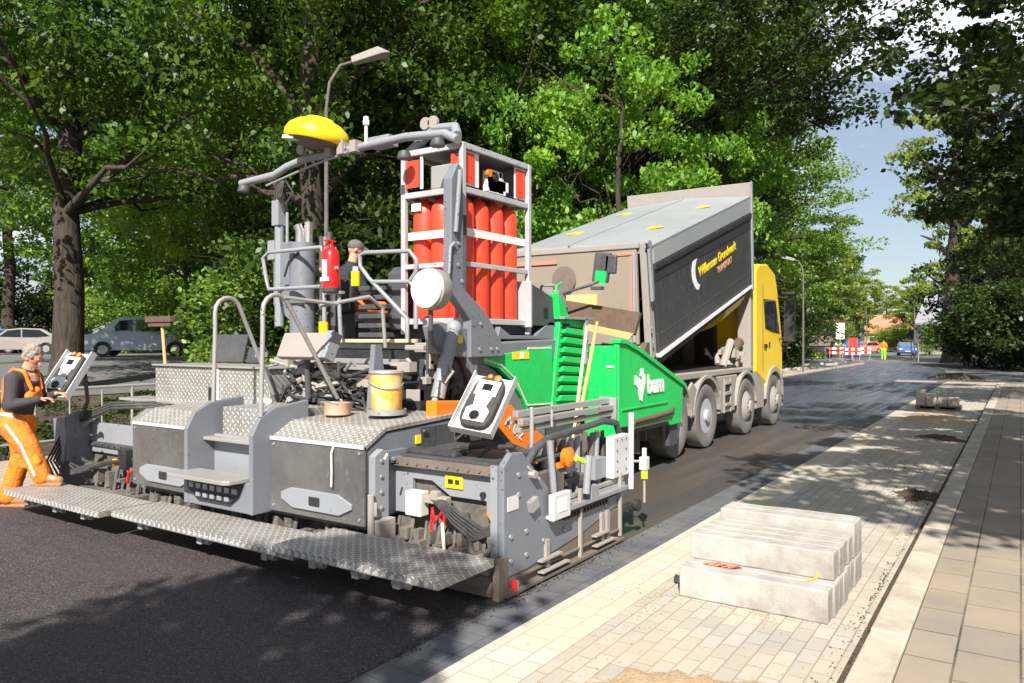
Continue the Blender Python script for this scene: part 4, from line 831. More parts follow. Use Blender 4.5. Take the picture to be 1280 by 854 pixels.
# consoles on the screed
def remote(c, rot, nm='screed_console', scale=1.0):
    mt = Matrix.Translation(c) @ Euler([R(a) for a in rot]).to_matrix().to_4x4() @ Matrix.Scale(scale, 4)
    m = MB(); m.box((-.19, -.30, -.04), (.19, .30, -.015)); m.box((-.20, -.31, -.04), (-.19, .31, .05)); m.box((.19, -.31, -.04), (.20, .31, .05)); m.box((-.2, -.31, -.04), (.2, -.30, .05)); m.xform(mt)
    tr = B(nm, m, 'alu_clean', bevel=.004)
    m = MB(); pts = []
    for a in range(0, 360, 20): 
        t = R(a); ca, sa = math.cos(t), math.sin(t); pts.append((.15 * abs(ca) ** .6 * (1 if ca > 0 else -1) * (1 - .12 * sa if sa < 0 else 1), .27 * abs(sa) ** .6 * (1 if sa > 0 else -1)))
    m.prism(pts, 'Z', -.014, .05); m.xform(mt); m.build('remote_case', 'rubber', tr, off=pv.location, bevel=.015)
    m = MB(); m.box((-.105, .05, .052), (.105, .21, .062)); m.prism([(-.10, -.22), (.10, -.22), (.11, -.10), (.06, -.06), (.08, .045), (-.08, .045), (-.06, -.06), (-.11, -.10)], 'Z', .052, .062); m.xform(mt); m.build('face_plate', 'white', tr, off=pv.location, bevel=.006)
    m = MB(); m.box((-.045, .10, .063), (.045, .17, .066)); m.lathe([(.001, .0), (.04, .0), (.045, .02), (.03, .035), (.001, .037)], (0, -.17, .062)); m.xform(mt); m.build('display', 'screen', tr, off=pv.location)
    m = MB()
    for i in range(9): m.box((-.05 + .04 * (i % 3), -.06 + .03 * (i // 3), .063), (-.025 + .04 * (i % 3), -.045 + .03 * (i // 3), .067))
    m.xform(mt); m.build('keypad', 'alu', tr, off=pv.location)
    m = MB(); m.lathe([(.001, 0), (.028, 0), (.03, .02), (.001, .03)], (.06, .24, .05)); m.lathe([(.001, 0), (.022, 0), (.022, .02), (.001, .03)], (-.02, .25, .05)); m.xform(mt); m.build('stop_button', 'orange', tr, off=pv.location)
    return tr
remote((-3.391, 4.679, 1.308), (48.5, 7.2, 10.3), scale=.88)
m = MB(); m.tube([(-3.4, 4.75, 1.2), (-3.35, 4.9, 1.0), (-3.3, 4.9, .88)], .022, 8); B('console_stalk', m, 'steel_dark')
remote((-8.86, 4.301, 1.40), (56, 4, 14), scale=.97)
m = MB(); m.tube([(-8.78, 4.45, 1.36), (-8.82, 4.5, 1.1), (-8.95, 4.5, .9)], .022, 8); B('console_stalk', m, 'steel_dark')
m = MB(); m.box((-6.08, 4.96, 1.60), (-5.46, 5.04, 1.86), (-24, 0, 0)); sc = B('display_screen_hood', m, 'dusty', bevel=.012)
m = MB(); m.box((-5.5, 4.97, 1.59), (-5.40, 5.10, 1.87), (-24, 0, 0)); m.build('hood_side', 'steel_pale', sc, off=pv.location, bevel=.006)
m = MB(); m.box((-6.15, 5.12, 1.18), (-5.35, 5.2, 1.22)); m.tube([(-5.8, 5.08, 1.22), (-5.8, 5.06, 1.6)], .03, 8); B('console_stalk', m, 'steel_dark')
m = MB(); m.box((-4.181, 5.05, .74), (-4.17, 5.052, 1.05)); m.box((-4.171, 4.90, .98), (-4.166, 4.96, 1.01)); B('seam', m, 'black')
m = MB(); m.bolts([(-4.173, 4.9 + .38 * (i % 2), .75 + .28 * (i // 2)) for i in range(4)], .010, 'X', .006); B('bolts', m, 'alu')
m = MB(); m.bolts([(x, 4.199, z) for x in (-7.32, -6.29, -5.22, -4.22) for z in (.41, .92)], .012, 'Y', -.008); B('bolts', m, 'alu')
m = MB(); m.tube([(-4.5, 4.20, .97), (-4.5, 4.17, .90), (-4.49, 4.165, .74), (-4.50, 4.17, .64)], .009, 6); B('hanging_strap', m, 'cream')
m = MB(); m.prism([(4.36, .60), (4.50, .60), (4.50, .70), (4.36, .70)], 'X', -2.959, -2.955); B('data_plate', m, 'alu_clean')
# --- lettering on the hopper
RX = Matrix(((0, 0, 1), (1, 0, 0), (0, 1, 0))).to_euler()
text('lettering', 'bam', .33, 'white', hs, (-4.038, 9.20, 1.10), RX, ext=.004, bold=.012)
m = MB()
m.prism([(8.84, 1.34), (8.83, 1.23), (8.92, 1.16), (8.98, 1.02), (9.04, 1.00), (9.03, 1.20), (8.97, 1.30)], 'X', -4.049, -4.036)
m.prism([(9.035, 1.00), (9.06, 1.08), (9.14, 1.24), (9.13, 1.34), (9.06, 1.30), (9.028, 1.22)], 'X', -4.049, -4.0355)
m.prism([(8.99, 1.33), (9.03, 1.30), (9.09, 1.36), (9.08, 1.42), (9.02, 1.42)], 'X', -4.049, -4.035)
m.build('emblem', 'white', hs, off=pv.location)

# ================================================================ loose things on the paver
t = thing('paint_bucket', 'dented orange and cream metal bucket with a wire handle on the right tread deck', 'bucket', (-4.60, 4.90, 1.145))
m = MB(); m.lathe([(.115, 0), (.135, .03), (.14, .30), (.145, .36), (.15, .37), (.135, .365), (.12, .04)], (-4.60, 4.90, 1.145), 'Z', 28); m.build('bucket_body', 'bucket_print', t, smooth=True)
m = MB(); m.lathe([(.151, .355), (.156, .365), (.151, .38), (.130, .37)], (-4.60, 4.90, 1.145), 'Z', 28); m.build('rim', 'alu', t, smooth=True)
m = MB(); m.tube([(-4.60 + .152 * math.cos(a), 4.90 + .152 * math.sin(a), 1.145 + .30 - .07 * abs(math.sin((a - .9) ))) for a in [ -2.6 + i * .26 for i in range(13)]], .005, 6); m.build('handle', 'alu', t)
m = MB(); m.lathe([(.15, 0), (.17, .004), (.175, .05), (.165, .05), (.15, .01)], (-4.60, 4.90, 1.142)); m.build('tray', 'alu', t, smooth=True)
t = thing('paint_tin', 'small round copper coloured tin lying on the right tread deck beside the bucket', 'tin', (-5.05, 4.75, 1.12))
m = MB(); m.lathe([(.10, 0), (.115, .01), (.115, .10), (.12, .11), (.10, .115)], (-5.05, 4.75, 1.125)); m.build('tin_body', 'copper_tin', t, smooth=True)
m = MB(); m.tube([(-5.17, 4.72, 1.14), (-5.17, 4.66, 1.24), (-5.0, 4.64, 1.25), (-4.95, 4.66, 1.24)], .006, 6); m.build('handle', 'alu', t)
m = MB(); m.ball((-6.02, 4.72, 1.21), .05, 8, (1.3, 1, .7)); m.ball((-5.97, 4.74, 1.20), .035, 8); o = m.build('work_gloves', 'white', smooth=True); tag(origin(o), 'crumpled white cloth lying on the tread plate step box', 'cloth')
t = thing('fire_extinguisher', 'bright red fire extinguisher standing in its bracket on the guard rail', 'fire extinguisher', (-5.97, 5.5, 2.30))
m = MB(); m.lathe([(.06, 0), (.085, .01), (.088, .03), (.088, .37), (.07, .43), (.03, .455), (.025, .48)], (-5.97, 5.53, 2.30)); m.build('tank', 'red_bright', t, smooth=True)
m = MB(); m.box((-6.0, 5.435, 2.42), (-5.94, 5.447, 2.62)); m.box((-6.03, 5.437, 2.4), (-5.91, 5.446, 2.44)); m.build('instruction_label', 'white', t)
m = MB(); m.tube([(-5.97, 5.53, 2.78), (-5.97, 5.53, 2.82)], .022, 8); m.box((-6.0, 5.46, 2.81), (-5.95, 5.58, 2.83)); m.tube([(-5.97, 5.5, 2.8), (-6.06, 5.5, 2.76), (-6.07, 5.5, 2.5)], .01, 6); m.build('valve', 'red_bright', t)
m = MB(); m.lathe([(.08, 0), (.09, .005), (.09, .05), (.085, .05)], (-5.97, 5.53, 2.285)); m.build('base_ring', 'rubber', t)
# shovels leaning
def shovel(p0, p1, lab, mat, blade):
    t = thing('shovel', lab, 'shovel', p0, 'shovels leaning on the paver')
    m = MB(); m.tube([p0, p1], [.019, .017], 10); m.build('handle', mat, t, smooth=True)
    m = MB(); a = Vector(p0); d = (Vector(p1) - a).normalized(); m.tube([a, a - d * .12], .016, 8); m.box((a.x - .01, a.y - .1, a.z - .36), (a.x + .01, a.y + .1, a.z - .11)); m.build('blade', 'dusty', t, bevel=.006)
shovel((-3.18, 5.62, .66), (-3.62, 6.98, 1.97), 'shovel with a pale wooden handle leaning against the green louvres, nearer of the two', 'wood', 0)
shovel((-3.5, 6.25, .8), (-3.75, 7.0, 1.93), 'shovel with a dull yellowish handle leaning behind the paler one at the green louvres', 'wood_pale', 0)
# rake standing upright behind the tool chest
t = thing('asphalt_rake', 'wooden asphalt rake standing head up behind the tread plate chest', 'rake', (-9.6, 5.9, .9))
m = MB(); m.tube([(-9.50, 5.9, 1.0), (-9.72, 5.95, 2.04)], .022, 10); m.build('handle', 'wood', t, smooth=True)
m = MB(); m.box((-10.02, 5.88, 2.03), (-9.42, 5.96, 2.11), (0, 0, 0)); m.box((-9.98, 5.90, 1.97), (-9.46, 5.93, 2.03)); m.build('rake_head', 'rust', t, bevel=.006)
# ================================================================ TIPPER TRUCK
tk = thing('tipper_truck', 'yellow cabbed four axle tipper truck with its black body raised, unloading into the green paver', 'truck', (-5.6, 14, 0))
def T(name, mb, mat, parent=tk, **k): return mb.build(name, mat, parent, off=tk.location, **k)
XR, XL = -4.33, -6.87
def wheelset(y, xo, side, nm='wheel'):
    m = MB(); s = 1 if side == 'r' else -1; r = .525
    prof = [(.27, -.27), (.47, -.29), (.515, -.26), (r, -.22), (r, -.04), (.51, -.008), (.47, .0), (.31, -.01), (.285, -.03)]
    prof = [(a, b * s) for a, b in prof]
    m.lathe(prof, (xo, y, r), 'X', 44); w = T(nm, m, 'tyre_dust', smooth=True)
    m = MB(); pr = [(.288, -.02), (.275, -.03), (.265, -.11), (.20, -.12), (.15, -.06), (.11, -.05), (.10, .03), (.02, .04)] if nm == 'wheel' else [(.288, -.02), (.27, -.01), (.18, .05), (.12, .06), (.10, .09), (.02, .10)]
    m.lathe([(a, b * s) for a, b in pr], (xo, y, r), 'X', 32); m.build('rim', 'white_frame' if nm == 'wheel' else 'dusty', w, off=tk.location, smooth=True)
    m = MB()
    for i in range(10):
        a = i * math.pi / 5; rr_ = .215 if nm == 'wheel' else .15
        m.tube([(xo - .10 * s, y + rr_ * math.cos(a), r + rr_ * math.sin(a)), (xo - (.05 if nm == 'wheel' else -.07) * s, y + rr_ * math.cos(a), r + rr_ * math.sin(a))], .015, 6)
    m.build('wheel_nuts', 'dusty_dark', w, off=tk.location)
for y in (10.93, 12.30): wheelset(y, XR, 'r'); wheelset(y, XL, 'l')
for y in (14.48, 16.40): wheelset(y, XR + .01, 'r', 'steering_wheel_assembly'[:0] + 'front_wheel'); wheelset(y, XL, 'l', 'front_wheel')
m = MB(); m.box((-6.05, 10.3, .75), (-5.95, 17.0, 1.05)); m.box((-5.25, 10.3, .75), (-5.15, 17.0, 1.05))
for y in (10.6, 11.6, 13.0, 14.0, 15.6): m.box((-6.0, y, .8), (-5.2, y + .15, .95))
for y in (10.93, 12.3, 14.48, 16.4): m.tube([(XL + .1, y, .52), (XR - .1, y, .52)], .09, 12)
T('chassis_frame', m, 'dusty_dark', bevel=.01)
# mudguards : arches plus dusty skirts
def arch(y, r0=.62, r1=.68, a0=5, a1=175, x0=XR - .30, x1=XR + .02, z=.525):
    pts = [(y + r1 * math.cos(R(a)), z + r1 * math.sin(R(a))) for a in range(a0, a1 + 1, 10)] + [(y + r0 * math.cos(R(a)), z + r0 * math.sin(R(a))) for a in range(a1, a0 - 1, -10)]
    return pts, x0, x1
for y in (10.93, 12.30, 14.48):
    p, a, c_ = arch(y); m = MB(); m.prism(p, 'X', a, c_); T('mudguard', m, 'dusty', bevel=.006)
m = MB()
m.prism([(11.56, .55), (11.50, .85), (11.44, 1.02), (11.6, 1.12), (11.8, 1.0), (11.70, .85), (11.66, .55)], 'X', XR - .03, XR + .012)
m.prism([(12.97, .50), (13.0, .9), (12.8, 1.15), (13.95, 1.15), (13.80, .8), (13.80, .50)], 'X', XR - .25, XR - .01)
m.prism([(15.15, .42), (15.12, .9), (15.0, 1.18), (15.78, 1.18), (15.72, .9), (15.70, .42)], 'X', XR - .25, XR - .01)
m.prism([(10.3, 1.20), (10.5, 1.26), (15.0, 1.26), (15.0, 1.18), (10.4, 1.15)], 'X', XR - .2, XR - .02)
T('side_skirt', m, 'dusty', bevel=.015)
m = MB()
for z in (.62, .82, 1.0): m.box((XR - .02, 13.2, z), (XR + .03, 13.5, z + .05))
m.box((XR - .01, 13.15, .5), (XR + .012, 13.2, 1.1)); m.box((XR - .01, 13.5, .5), (XR + .012, 13.55, 1.1)); T('side_steps', m, 'dusty', bevel=.004)
m = MB()
for z in (.68, .88): m.box((XR - .012, 13.22, z), (XR + .001, 13.48, z + .10))
T('step_recess', m, 'black')
m = MB(); m.tube([(-4.6, 13.6, 1.0), (-4.6, 14.2, 1.0)], .2, 16); m.box((-4.9, 12.9, .45), (-4.5, 14.0, .95)); T('fuel_tank', m, 'dusty_dark', smooth=False, bevel=.02)
# tipping body (raised)
RT, RB, FT, FB = (9.98, 3.12), (10.24, 1.54), (14.63, 4.53), (14.73, 2.80)
def lerp(a, b, t): return (a[0] + (b[0] - a[0]) * t, a[1] + (b[1] - a[1]) * t)
bs = []
m = MB(); m.prism([lerp(RT, RB, .15), lerp(FT, FB, .18), lerp(FT, FB, .98), lerp(RT, RB, .97)], 'X', XR - .02, XR + .02)
body = T('tipper_body', m, 'body_black', bevel=.01); m = MB(); m.prism([lerp(RT, RB, .15), lerp(FT, FB, .18), lerp(FT, FB, .98), lerp(RT, RB, .97)], 'X', XL, XL + .04); m.build('side_wall', 'body_black', body, off=tk.location, bevel=.01)
m = MB(); m.prism([RT, FT, lerp(FT, FB, .175), lerp(RT, RB, .165)], 'X', XR - .03, XR + .035); m.prism([RT, FT, lerp(FT, FB, .18), lerp(RT, RB, .15)], 'X', XL - .02, XL + .03); m.build('upper_band', 'tarp_grey', body, off=tk.location, bevel=.008, split=True)
m = MB(); m.prism([lerp(RT, RB, .17), lerp(FT, FB, .18), lerp(FT, FB, .235), lerp(RT, RB, .22)], 'X', XR + .002, XR + .055); m.build('side_rail', 'black', body, off=tk.location, bevel=.01)
m = MB(); a0, a1 = lerp(RT, RB, .235), lerp(FT, FB, .26); b0, b1 = lerp(RT, RB, .32), lerp(FT, FB, .35)
m.prism([a0, a1, b1, b0], 'X', XR + .018, XR + .03); m.build('recess_band', 'black', body, off=tk.location)
m = MB(); m.prism([lerp(RT, RB, .965), lerp(FT, FB, .975), lerp(FT, FB, 1.0), lerp(RT, RB, 1.0)], 'X', XR - .06, XR + .045); m.build('bottom_edge', 'white', body, off=tk.location)
m = MB(); m.prism([lerp(RT, RB, .80), lerp(FT, FB, .82), lerp(FT, FB, .828), lerp(RT, RB, .81)], 'X', XR + .021, XR + .026); m.build('seam', 'steel_dark', body, off=tk.location)
# front headboard and post
m = MB(); m.prism([(14.63, 4.50), (14.60, 4.80), (14.70, 4.80), (14.83, 2.75), (14.74, 2.75)], 'X', XL, XR + .03); m.build('headboard', 'dusty', body, off=tk.location, bevel=.01)
m = MB(); m.prism([(14.60, 4.82), (14.68, 4.82), (14.80, 2.75), (14.70, 2.75)], 'X', XR + .031, XR + .06); m.build('front_post', 'steel_pale', body, off=tk.location, bevel=.006)
# roof sheets
rs = (Vector((0, FT[0] - RT[0], FT[1] - RT[1]))); 
def roofpt(x, t, up=0): p = lerp(RT, FT, t); return (x, p[0], p[1] + up)
m = MB(); xm = (XL + XR) / 2
def slab(x0, x1, t0, t1, u0, u1, th, m):
    vs = [roofpt(x0, t0, u0), roofpt(x1, t0, u1), roofpt(x1, t1, u1), roofpt(x0, t1, u0)]; vs2 = [(v[0], v[1], v[2] - th) for v in vs]
    m.add(vs + vs2, [(0, 1, 2, 3), (7, 6, 5, 4), (0, 4, 5, 1), (1, 5, 6, 2), (2, 6, 7, 3), (3, 7, 4, 0)])
slab(xm + .02, XR + .04, -.02, .995, .10, .012, .03, m); slab(XL - .02, xm - .02, -.02, .995, .012, .10, .03, m); m.build('roof_flap', 'tarp_grey', body, off=tk.location, bevel=.004)
m = MB(); slab(XL, XR, -.03, .012, .10, .02, .10, m); m.build('rear_roof_edge', 'dusty', body, off=tk.location)
m = MB()
for (x, t) in ((XR - .55, .28), (XR - .5, .72), (XL + .6, .3), (XL + .6, .72)):
    u = .012 + .088 * ((XR - x) / (XR - xm) if x > xm else (x - XL) / (xm - XL)); vs = [roofpt(x + dx, t + dt, u + .006) for dx, dt in ((-.22, -.008), (.08, -.03), (.22, .0), (.10, .03), (-.10, .03))]; m.add(vs, [tuple(range(5))])
m.build('yellow_marking', 'sticker_yellow', body, off=tk.location)
# half-pipe belly
m = MB(); n = 14; vs = []; 
for (yy, zz) in ((13.5, 2.47), (14.62, 2.80)):
    for i in range(n + 1):
        a = math.pi * i / n; vs.append((xm + 1.2 * math.cos(a), yy + .05, zz + .0 - (.12 if yy < 13.5 else .62) * math.sin(a) ** .7))
m.add(vs, [(i, i + 1, n + 2 + i, n + 1 + i) for i in range(n)] + [tuple(range(n, -1, -1)), tuple(range(n + 1, 2 * n + 2))]); m.build('body_floor', 'yellow_cab', body, off=tk.location, smooth=True)
m = MB(); m.prism([(10.30, 1.56), (14.70, 2.80), (14.70, 2.70), (10.34, 1.42)], 'X', XL + .05, XR - .03); m.prism([(10.34, 1.42), (13.6, 2.38), (13.6, 2.2), (10.5, 1.26)], 'X', xm - .5, xm + .5); m.build('floor', 'black', body, off=tk.location)  # black floor: the shadow under the raised body is put into its colour
m = MB(); m.box((xm - .35, 10.4, 1.1), (xm - .25, 14.3, 1.25)); m.box((xm + .25, 10.4, 1.1), (xm + .35, 14.3, 1.25)); m.box((-6.7, 10.4, 1.26), (-4.5, 14.6, 1.30)); m.box((-6.7, 10.5, .8), (-6.6, 14.7, 1.75)); T('subframe', m, 'black')  # subframe rails plus black sheets added to fill the shadowed gap underneath
# tailgate with red outline and grime
zA, zB = 1.72, 3.02
m = MB(); m.prism([(9.86, zB + .06), (9.80, zB + .06), (9.88, zA), (9.94, zA)], 'X', XL + .15, XR - .14); tg = m.build('tailgate', 'tan_gate', body, off=tk.location, bevel=.01)
m = MB(); m.box((XR - .44, 9.79, zB - .04), (XR - .18, 9.795 + .01, zB)); m.box((XR - .235, 9.80, 1.9), (XR - .19, 9.84, zB)); m.box((XL + .2, 9.785, zB - .10), (xm - .15, 9.80, zB - .055)); m.build('red_outline', 'tan_gate_red', tg, off=tk.location)
m = MB(); m.box((XR - 1.5, 9.785, 2.1), (XR - .75, 9.83, 2.45)); m.box((XL + .3, 9.785, 2.2), (XL + 1.0, 9.83, 2.4)); 
paint('faded_yellow', (.60, .45, .16), .6, (.40, .33, .26), .75, 0, 2.5); m.build('faded_lettering_panel', 'faded_yellow', tg, off=tk.location)
m = MB(); m.lathe([(.001, 0), (.2, 0), (.2, .006), (.001, .006)], (XR - 1.30, 9.785, 2.68), 'Y', 24); m.build('grime_spot', 'grime_plate', tg, off=tk.location)
m = MB(); m.box((XL + .1, 9.78, zB + .05), (XR - .1, 9.9, zB + .13)); m.box((XL + .15, 9.84, zA - .14), (XR - .1, 10.0, zA - .02)); m.build('cross_beam', 'dusty', tg, off=tk.location, bevel=.01)
m = MB(); m.box((XL + .2, 9.9, zA - .28), (XR - .2, 9.96, zA - .15)); m.build('rubber_flap', 'rubber', tg, off=tk.location)
for x in (XR - .1, XL + .02):
    m = MB(); m.prism([(9.80, 3.14), (9.95, 3.18), (10.20, 1.56), (10.02, 1.50)], 'X', x, x + .10); m.build('corner_post', 'dusty', body, off=tk.location, bevel=.01)
m = MB(); m.prism([(9.70, 3.12), (9.78, 3.18), (9.86, 3.15), (9.96, 2.35), (9.90, 2.32), (9.78, 3.05)], 'X', XR + .03, XR + .07); m.tube([(XR - .16, 9.78, 1.75), (XR - .16, 9.76, 3.0)], .03, 8); m.bolts([(XR + .04, 9.92, 1.95), (XR + .04, 9.98, 1.75)], .03); m.build('gate_arm', 'steel_pale', body, off=tk.location, bevel=.006)
m = MB(); m.lathe([(.16, 0), (.24, .0), (.24, .1), (.16, .1)], (XR - .12, 10.02, 1.52), 'X', 24); m.box((XR - .12, 10.0, 1.0), (XR - .02, 10.1, 1.4)); T('rear_mudguard', m, 'rust')
# lettering on the body side, with crescent emblem
ang = math.atan2(FT[1] - RT[1] + (FB[1] - RB[1]), FT[0] - RT[0] + FB[0] - RB[0])
RS = (Matrix.Rotation(ang + .04, 3, 'X') @ Matrix(((0, 0, 1), (1, 0, 0), (0, 1, 0)))).to_euler()
text('lettering', 'Willemsen Grondwerk', .215, 'sticker_yellow', body, (XR + .022, 11.85, 2.80), RS, bold=.006, shear=.2)
text('lettering', 'TRANSPORT', .15, 'wood', body, (XR + .022, 12.75, 2.92), RS, bold=.004)
m = MB(); pts = []
for i in range(15): a = R(110 + i * 170 / 14); pts.append((11.78 + .25 * math.cos(a), 2.86 + .27 * math.sin(a)))
for i in range(15): a = R(280 - i * 170 / 14); pts.append((11.86 + .19 * math.cos(a), 2.90 + .22 * math.sin(a)))
m.prism(pts, 'X', XR + .021, XR + .028); m.build('crescent_emblem', 'white', body, off=tk.location)
# hydraulics behind the cab
m = MB(); m.tube([(xm, 14.85, 1.0), (xm, 14.7, 2.6)], .12, 14); m.tube([(-4.75, 13.9, 1.15), (-4.55, 14.75, 1.75)], .10, 14); T('tipping_ram', m, 'rust', smooth=True)
m = MB(); rr = random.Random(77)
for i in range(26):
    x, y, z = -4.8 + rr.uniform(0, .3), 13.5 + rr.uniform(0, 1.0), 1.25 + rr.uniform(0, .3)
    if i % 2: m.box((x, y, z), (x + rr.uniform(.06, .16), y + rr.uniform(.06, .2), z + rr.uniform(.05, .2)), (rr.uniform(-20, 20), 0, rr.uniform(-30, 30)))
    else: m.tube([(x, y, z), (x + rr.uniform(-.1, .1), y + .15, z + rr.uniform(0, .2)), (x, y + .3, z - .1)], rr.uniform(.02, .045), 8)
m.tube([(-4.5, 13.6, 1.3), (-4.45, 13.9, 1.75), (-4.5, 14.2, 1.5)], .07, 10); T('crane_valves', m, 'dusty', bevel=.006)
m = MB(); m.box((-6.7, 14.92, 1.15), (-5.1, 15.08, 2.75)); T('rear_panel', m, 'black', bevel=.02)
m = MB(); m.box((-4.62, 14.84, 1.2), (-4.36, 15.06, 2.95)); T('air_intake', m, 'dusty', bevel=.02)
# cab
side = [(15.10, 1.15), (15.10, 3.14), (15.35, 3.30), (15.9, 3.34), (16.5, 3.18), (16.72, 2.80), (16.98, 2.05), (17.08, 1.75), (17.10, 1.0), (17.08, .95), (17.05, .9)]
side += [(16.40 + .66 * math.cos(R(a)), .525 + .66 * math.sin(R(a))) for a in range(20, 161, 14)]
side += [(15.78, .9)]
m = MB(); m.prism(side, 'X', XL + .02, XR); cab = T('cab', m, 'yellow_cab', bevel=.035)
m = MB(); m.prism([(15.74, 2.02), (15.62, 2.62), (16.50, 2.62), (16.84, 1.92), (16.2, 1.96)], 'X', XR + .001, XR + .012); m.build('side_window', 'glass_dark', cab, off=tk.location, bevel=.003)
m = MB(); m.box((XR, 15.57, 1.15), (XR + .006, 15.582, 2.9)); m.box((XR + .005, 15.66, 1.62), (XR + .03, 15.82, 1.70)); m.build('door_handle', 'black', cab, off=tk.location)
m = MB(); m.add([(XL + .1, 16.99, 2.0), (XR - .08, 16.99, 2.0), (XR - .12, 16.66, 2.95), (XL + .14, 16.66, 2.95)], [(0, 1, 2, 3)]); m.build('windscreen', 'glass_dark', cab, off=tk.location)
m = MB(); m.box((XL, 16.6, .32), (XR + .01, 17.16, .92)); m.box((XR - .05, 16.98, .92), (XR + .012, 17.12, 1.15)); cb = m.build('bumper', 'dusty', cab, off=tk.location, bevel=.04)
m = MB(); m.box((XR + .011, 16.98, .42), (XR + .014, 17.08, .5)); m.build('marker_lamp', 'black', cab, off=tk.location)
m = MB(); m.box((XR + .10, 16.80, 1.75), (XR + .32, 16.94, 2.62)); m.tube([(XR, 16.7, 2.7), (XR + .2, 16.85, 2.68)], .02, 8); m.tube([(XR, 16.8, 1.8), (XR + .2, 16.85, 1.85)], .02, 8); m.box((XR + .02, 16.9, 2.75), (XR + .3, 17.2, 2.82)); m.build('wing_mirror', 'black', cab, off=tk.location, bevel=.02)
m = MB(); p, a, c_ = arch(16.40, .60, .70, 5, 175, XR - .3, XR + .03); m.prism(p, 'X', a, c_); m.build('wheel_arch', 'dusty', cab, off=tk.location)
m = MB(); m.prism([(15.5, 3.33), (15.6, 3.5), (15.9, 3.52), (16.5, 3.3)], 'X', XL + .4, XR - .4); m.build('roof_deflector', 'yellow_cab', cab, off=tk.location, bevel=.03)
m = MB(); m.box((XR + .003, 16.0, 1.62), (XR + .008, 16.1, 1.74)); m.build('badge', 'steel_dark', cab, off=tk.location)

# ================================================================ PEOPLE
def remesh(name, mb, mat, parent, vox=.008, sm=3):
    o = mb.build(name, mat, None, off=(0, 0, 0))
    r_ = o.modifiers.new('r', 'REMESH'); r_.mode = 'VOXEL'; r_.voxel_size = vox
    s_ = o.modifiers.new('s', 'SMOOTH'); s_.factor = .5; s_.iterations = sm
    bpy.context.view_layer.update()
    me = bpy.data.meshes.new_from_object(o.evaluated_get(bpy.context.evaluated_depsgraph_get()))
    o.modifiers.clear(); o.data = me; me.materials.clear(); me.materials.append(M[mat])
    for p in me.polygons: p.use_smooth = True
    o.parent = parent; return o
def chain(m, pts, rs):
    for i in range(len(pts) - 1): m.cap(pts[i], pts[i + 1], rs[i], rs[i + 1], 14)
def face(m, c, tilt, s=1.0, yaw=0):
    """head centred at c (facing +x before tilt), about .23 tall"""
    o = len(m.v)
    m.ball((0, 0, .015), .088 * s, 12, (1.08, .86, 1.15)); m.ball((.022, 0, -.055), .062 * s, 10, (1.0, .85, 1.05))
    m.cap((.088, 0, .01), (.112, 0, -.022), .010, .015, 8); m.ball((.078, 0, -.062), .020, 6, (.8, 1.2, .5)); m.ball((.07, 0, -.10), .024, 6)
    m.ball((.085, .03, .028), .012, 6); m.ball((.085, -.03, .028), .012, 6)
    m.ball((-.005, .08, -.01), .024, 6, (.8, .4, 1.3)); m.ball((-.005, -.08, -.01), .024, 6, (.8, .4, 1.3))
    m.xform(Matrix.Translation(c) @ Matrix.Rotation(yaw, 4, 'Z') @ Matrix.Rotation(tilt, 4, 'Y'), o)
def hand(m, w, d, up, s=1.0, curl=.5, side=1):
    """palm from wrist w along d, fingers spread sideways; up is the back-of-hand normal"""
    d = Vector(d).normalized(); up = (Vector(up) - d * Vector(up).dot(d)).normalized(); lat = d.cross(up) * side; w = Vector(w)
    for k in (-1.0, -.33, .33, 1.0): m.cap(w, w + d * .085 * s + lat * .028 * k, .016, .0125, 8)
    for k, L in zip((-1.0, -.33, .33, 1.0), (.062, .075, .082, .072)):
        a = w + d * .085 * s + lat * .028 * k; b_ = a + (d * math.cos(curl) - up * math.sin(curl)) * L * .55; e = b_ + (d * math.cos(curl * 2.2) - up * math.sin(curl * 2.2)) * L * .5
        m.cap(a, b_, .0095, .0085, 8); m.cap(b_, e, .0085, .0075, 8)
    a = w + d * .025 + lat * .024; b_ = a + (d * .6 + lat * .8 - up * .25).normalized() * .045; e = b_ + (d * .9 + lat * .2 - up * .4).normalized() * .035
    m.cap(a, b_, .013, .010, 8); m.cap(b_, e, .010, .008, 8)

# worker, standing astride the kerb, bent over the left console; local +x is the way he faces
wk = thing('person', 'grey haired worker in orange bib trousers and dark jersey bending over the left console', 'person', (-8.78, 3.80, 0), None, False)
wk.rotation_euler = (0, 0, R(30)); wk.scale = (.96, .92, .98)
HIP = Vector((-.06, 0, .98)); CH = Vector((.02, 0, 1.38)); NK = Vector((.06, 0, 1.50)); HD = Vector((.12, 0, 1.635))
Lf, Rf = Vector((-.24, .10, .02)), Vector((.30, -.09, .33))   # rear foot on the kerb, front foot on the walkboard
m = MB()
chain(m, [HIP, Vector((-.04, 0, 1.18)), CH, NK, HD], [.13, .135, .15, .065, .06]); face(m, HD, .55)
for sgn in (1, -1):
    sh = Vector((.02, .19 * sgn, 1.42)); el = Vector((.06 + .0 * sgn, .25 * sgn, 1.15)); wr = Vector((.30, .13 * sgn, 1.22)) + Vector((0, 0, .02 * sgn))
    chain(m, [CH + Vector((0, .1 * sgn, .04)), sh, el, wr], [.08, .06, .042, .028]); hand(m, wr, (.9, -.15 * sgn, .1), (0, 0, 1), 1, .5, -sgn)
chain(m, [HIP + Vector((0, .09, -.02)), Vector((-.09, .11, .52)), Vector((-.23, .10, .10))], [.10, .065, .045]); chain(m, [Vector((-.24, .10, .06)), Vector((-.08, .11, .05))], [.045, .035])
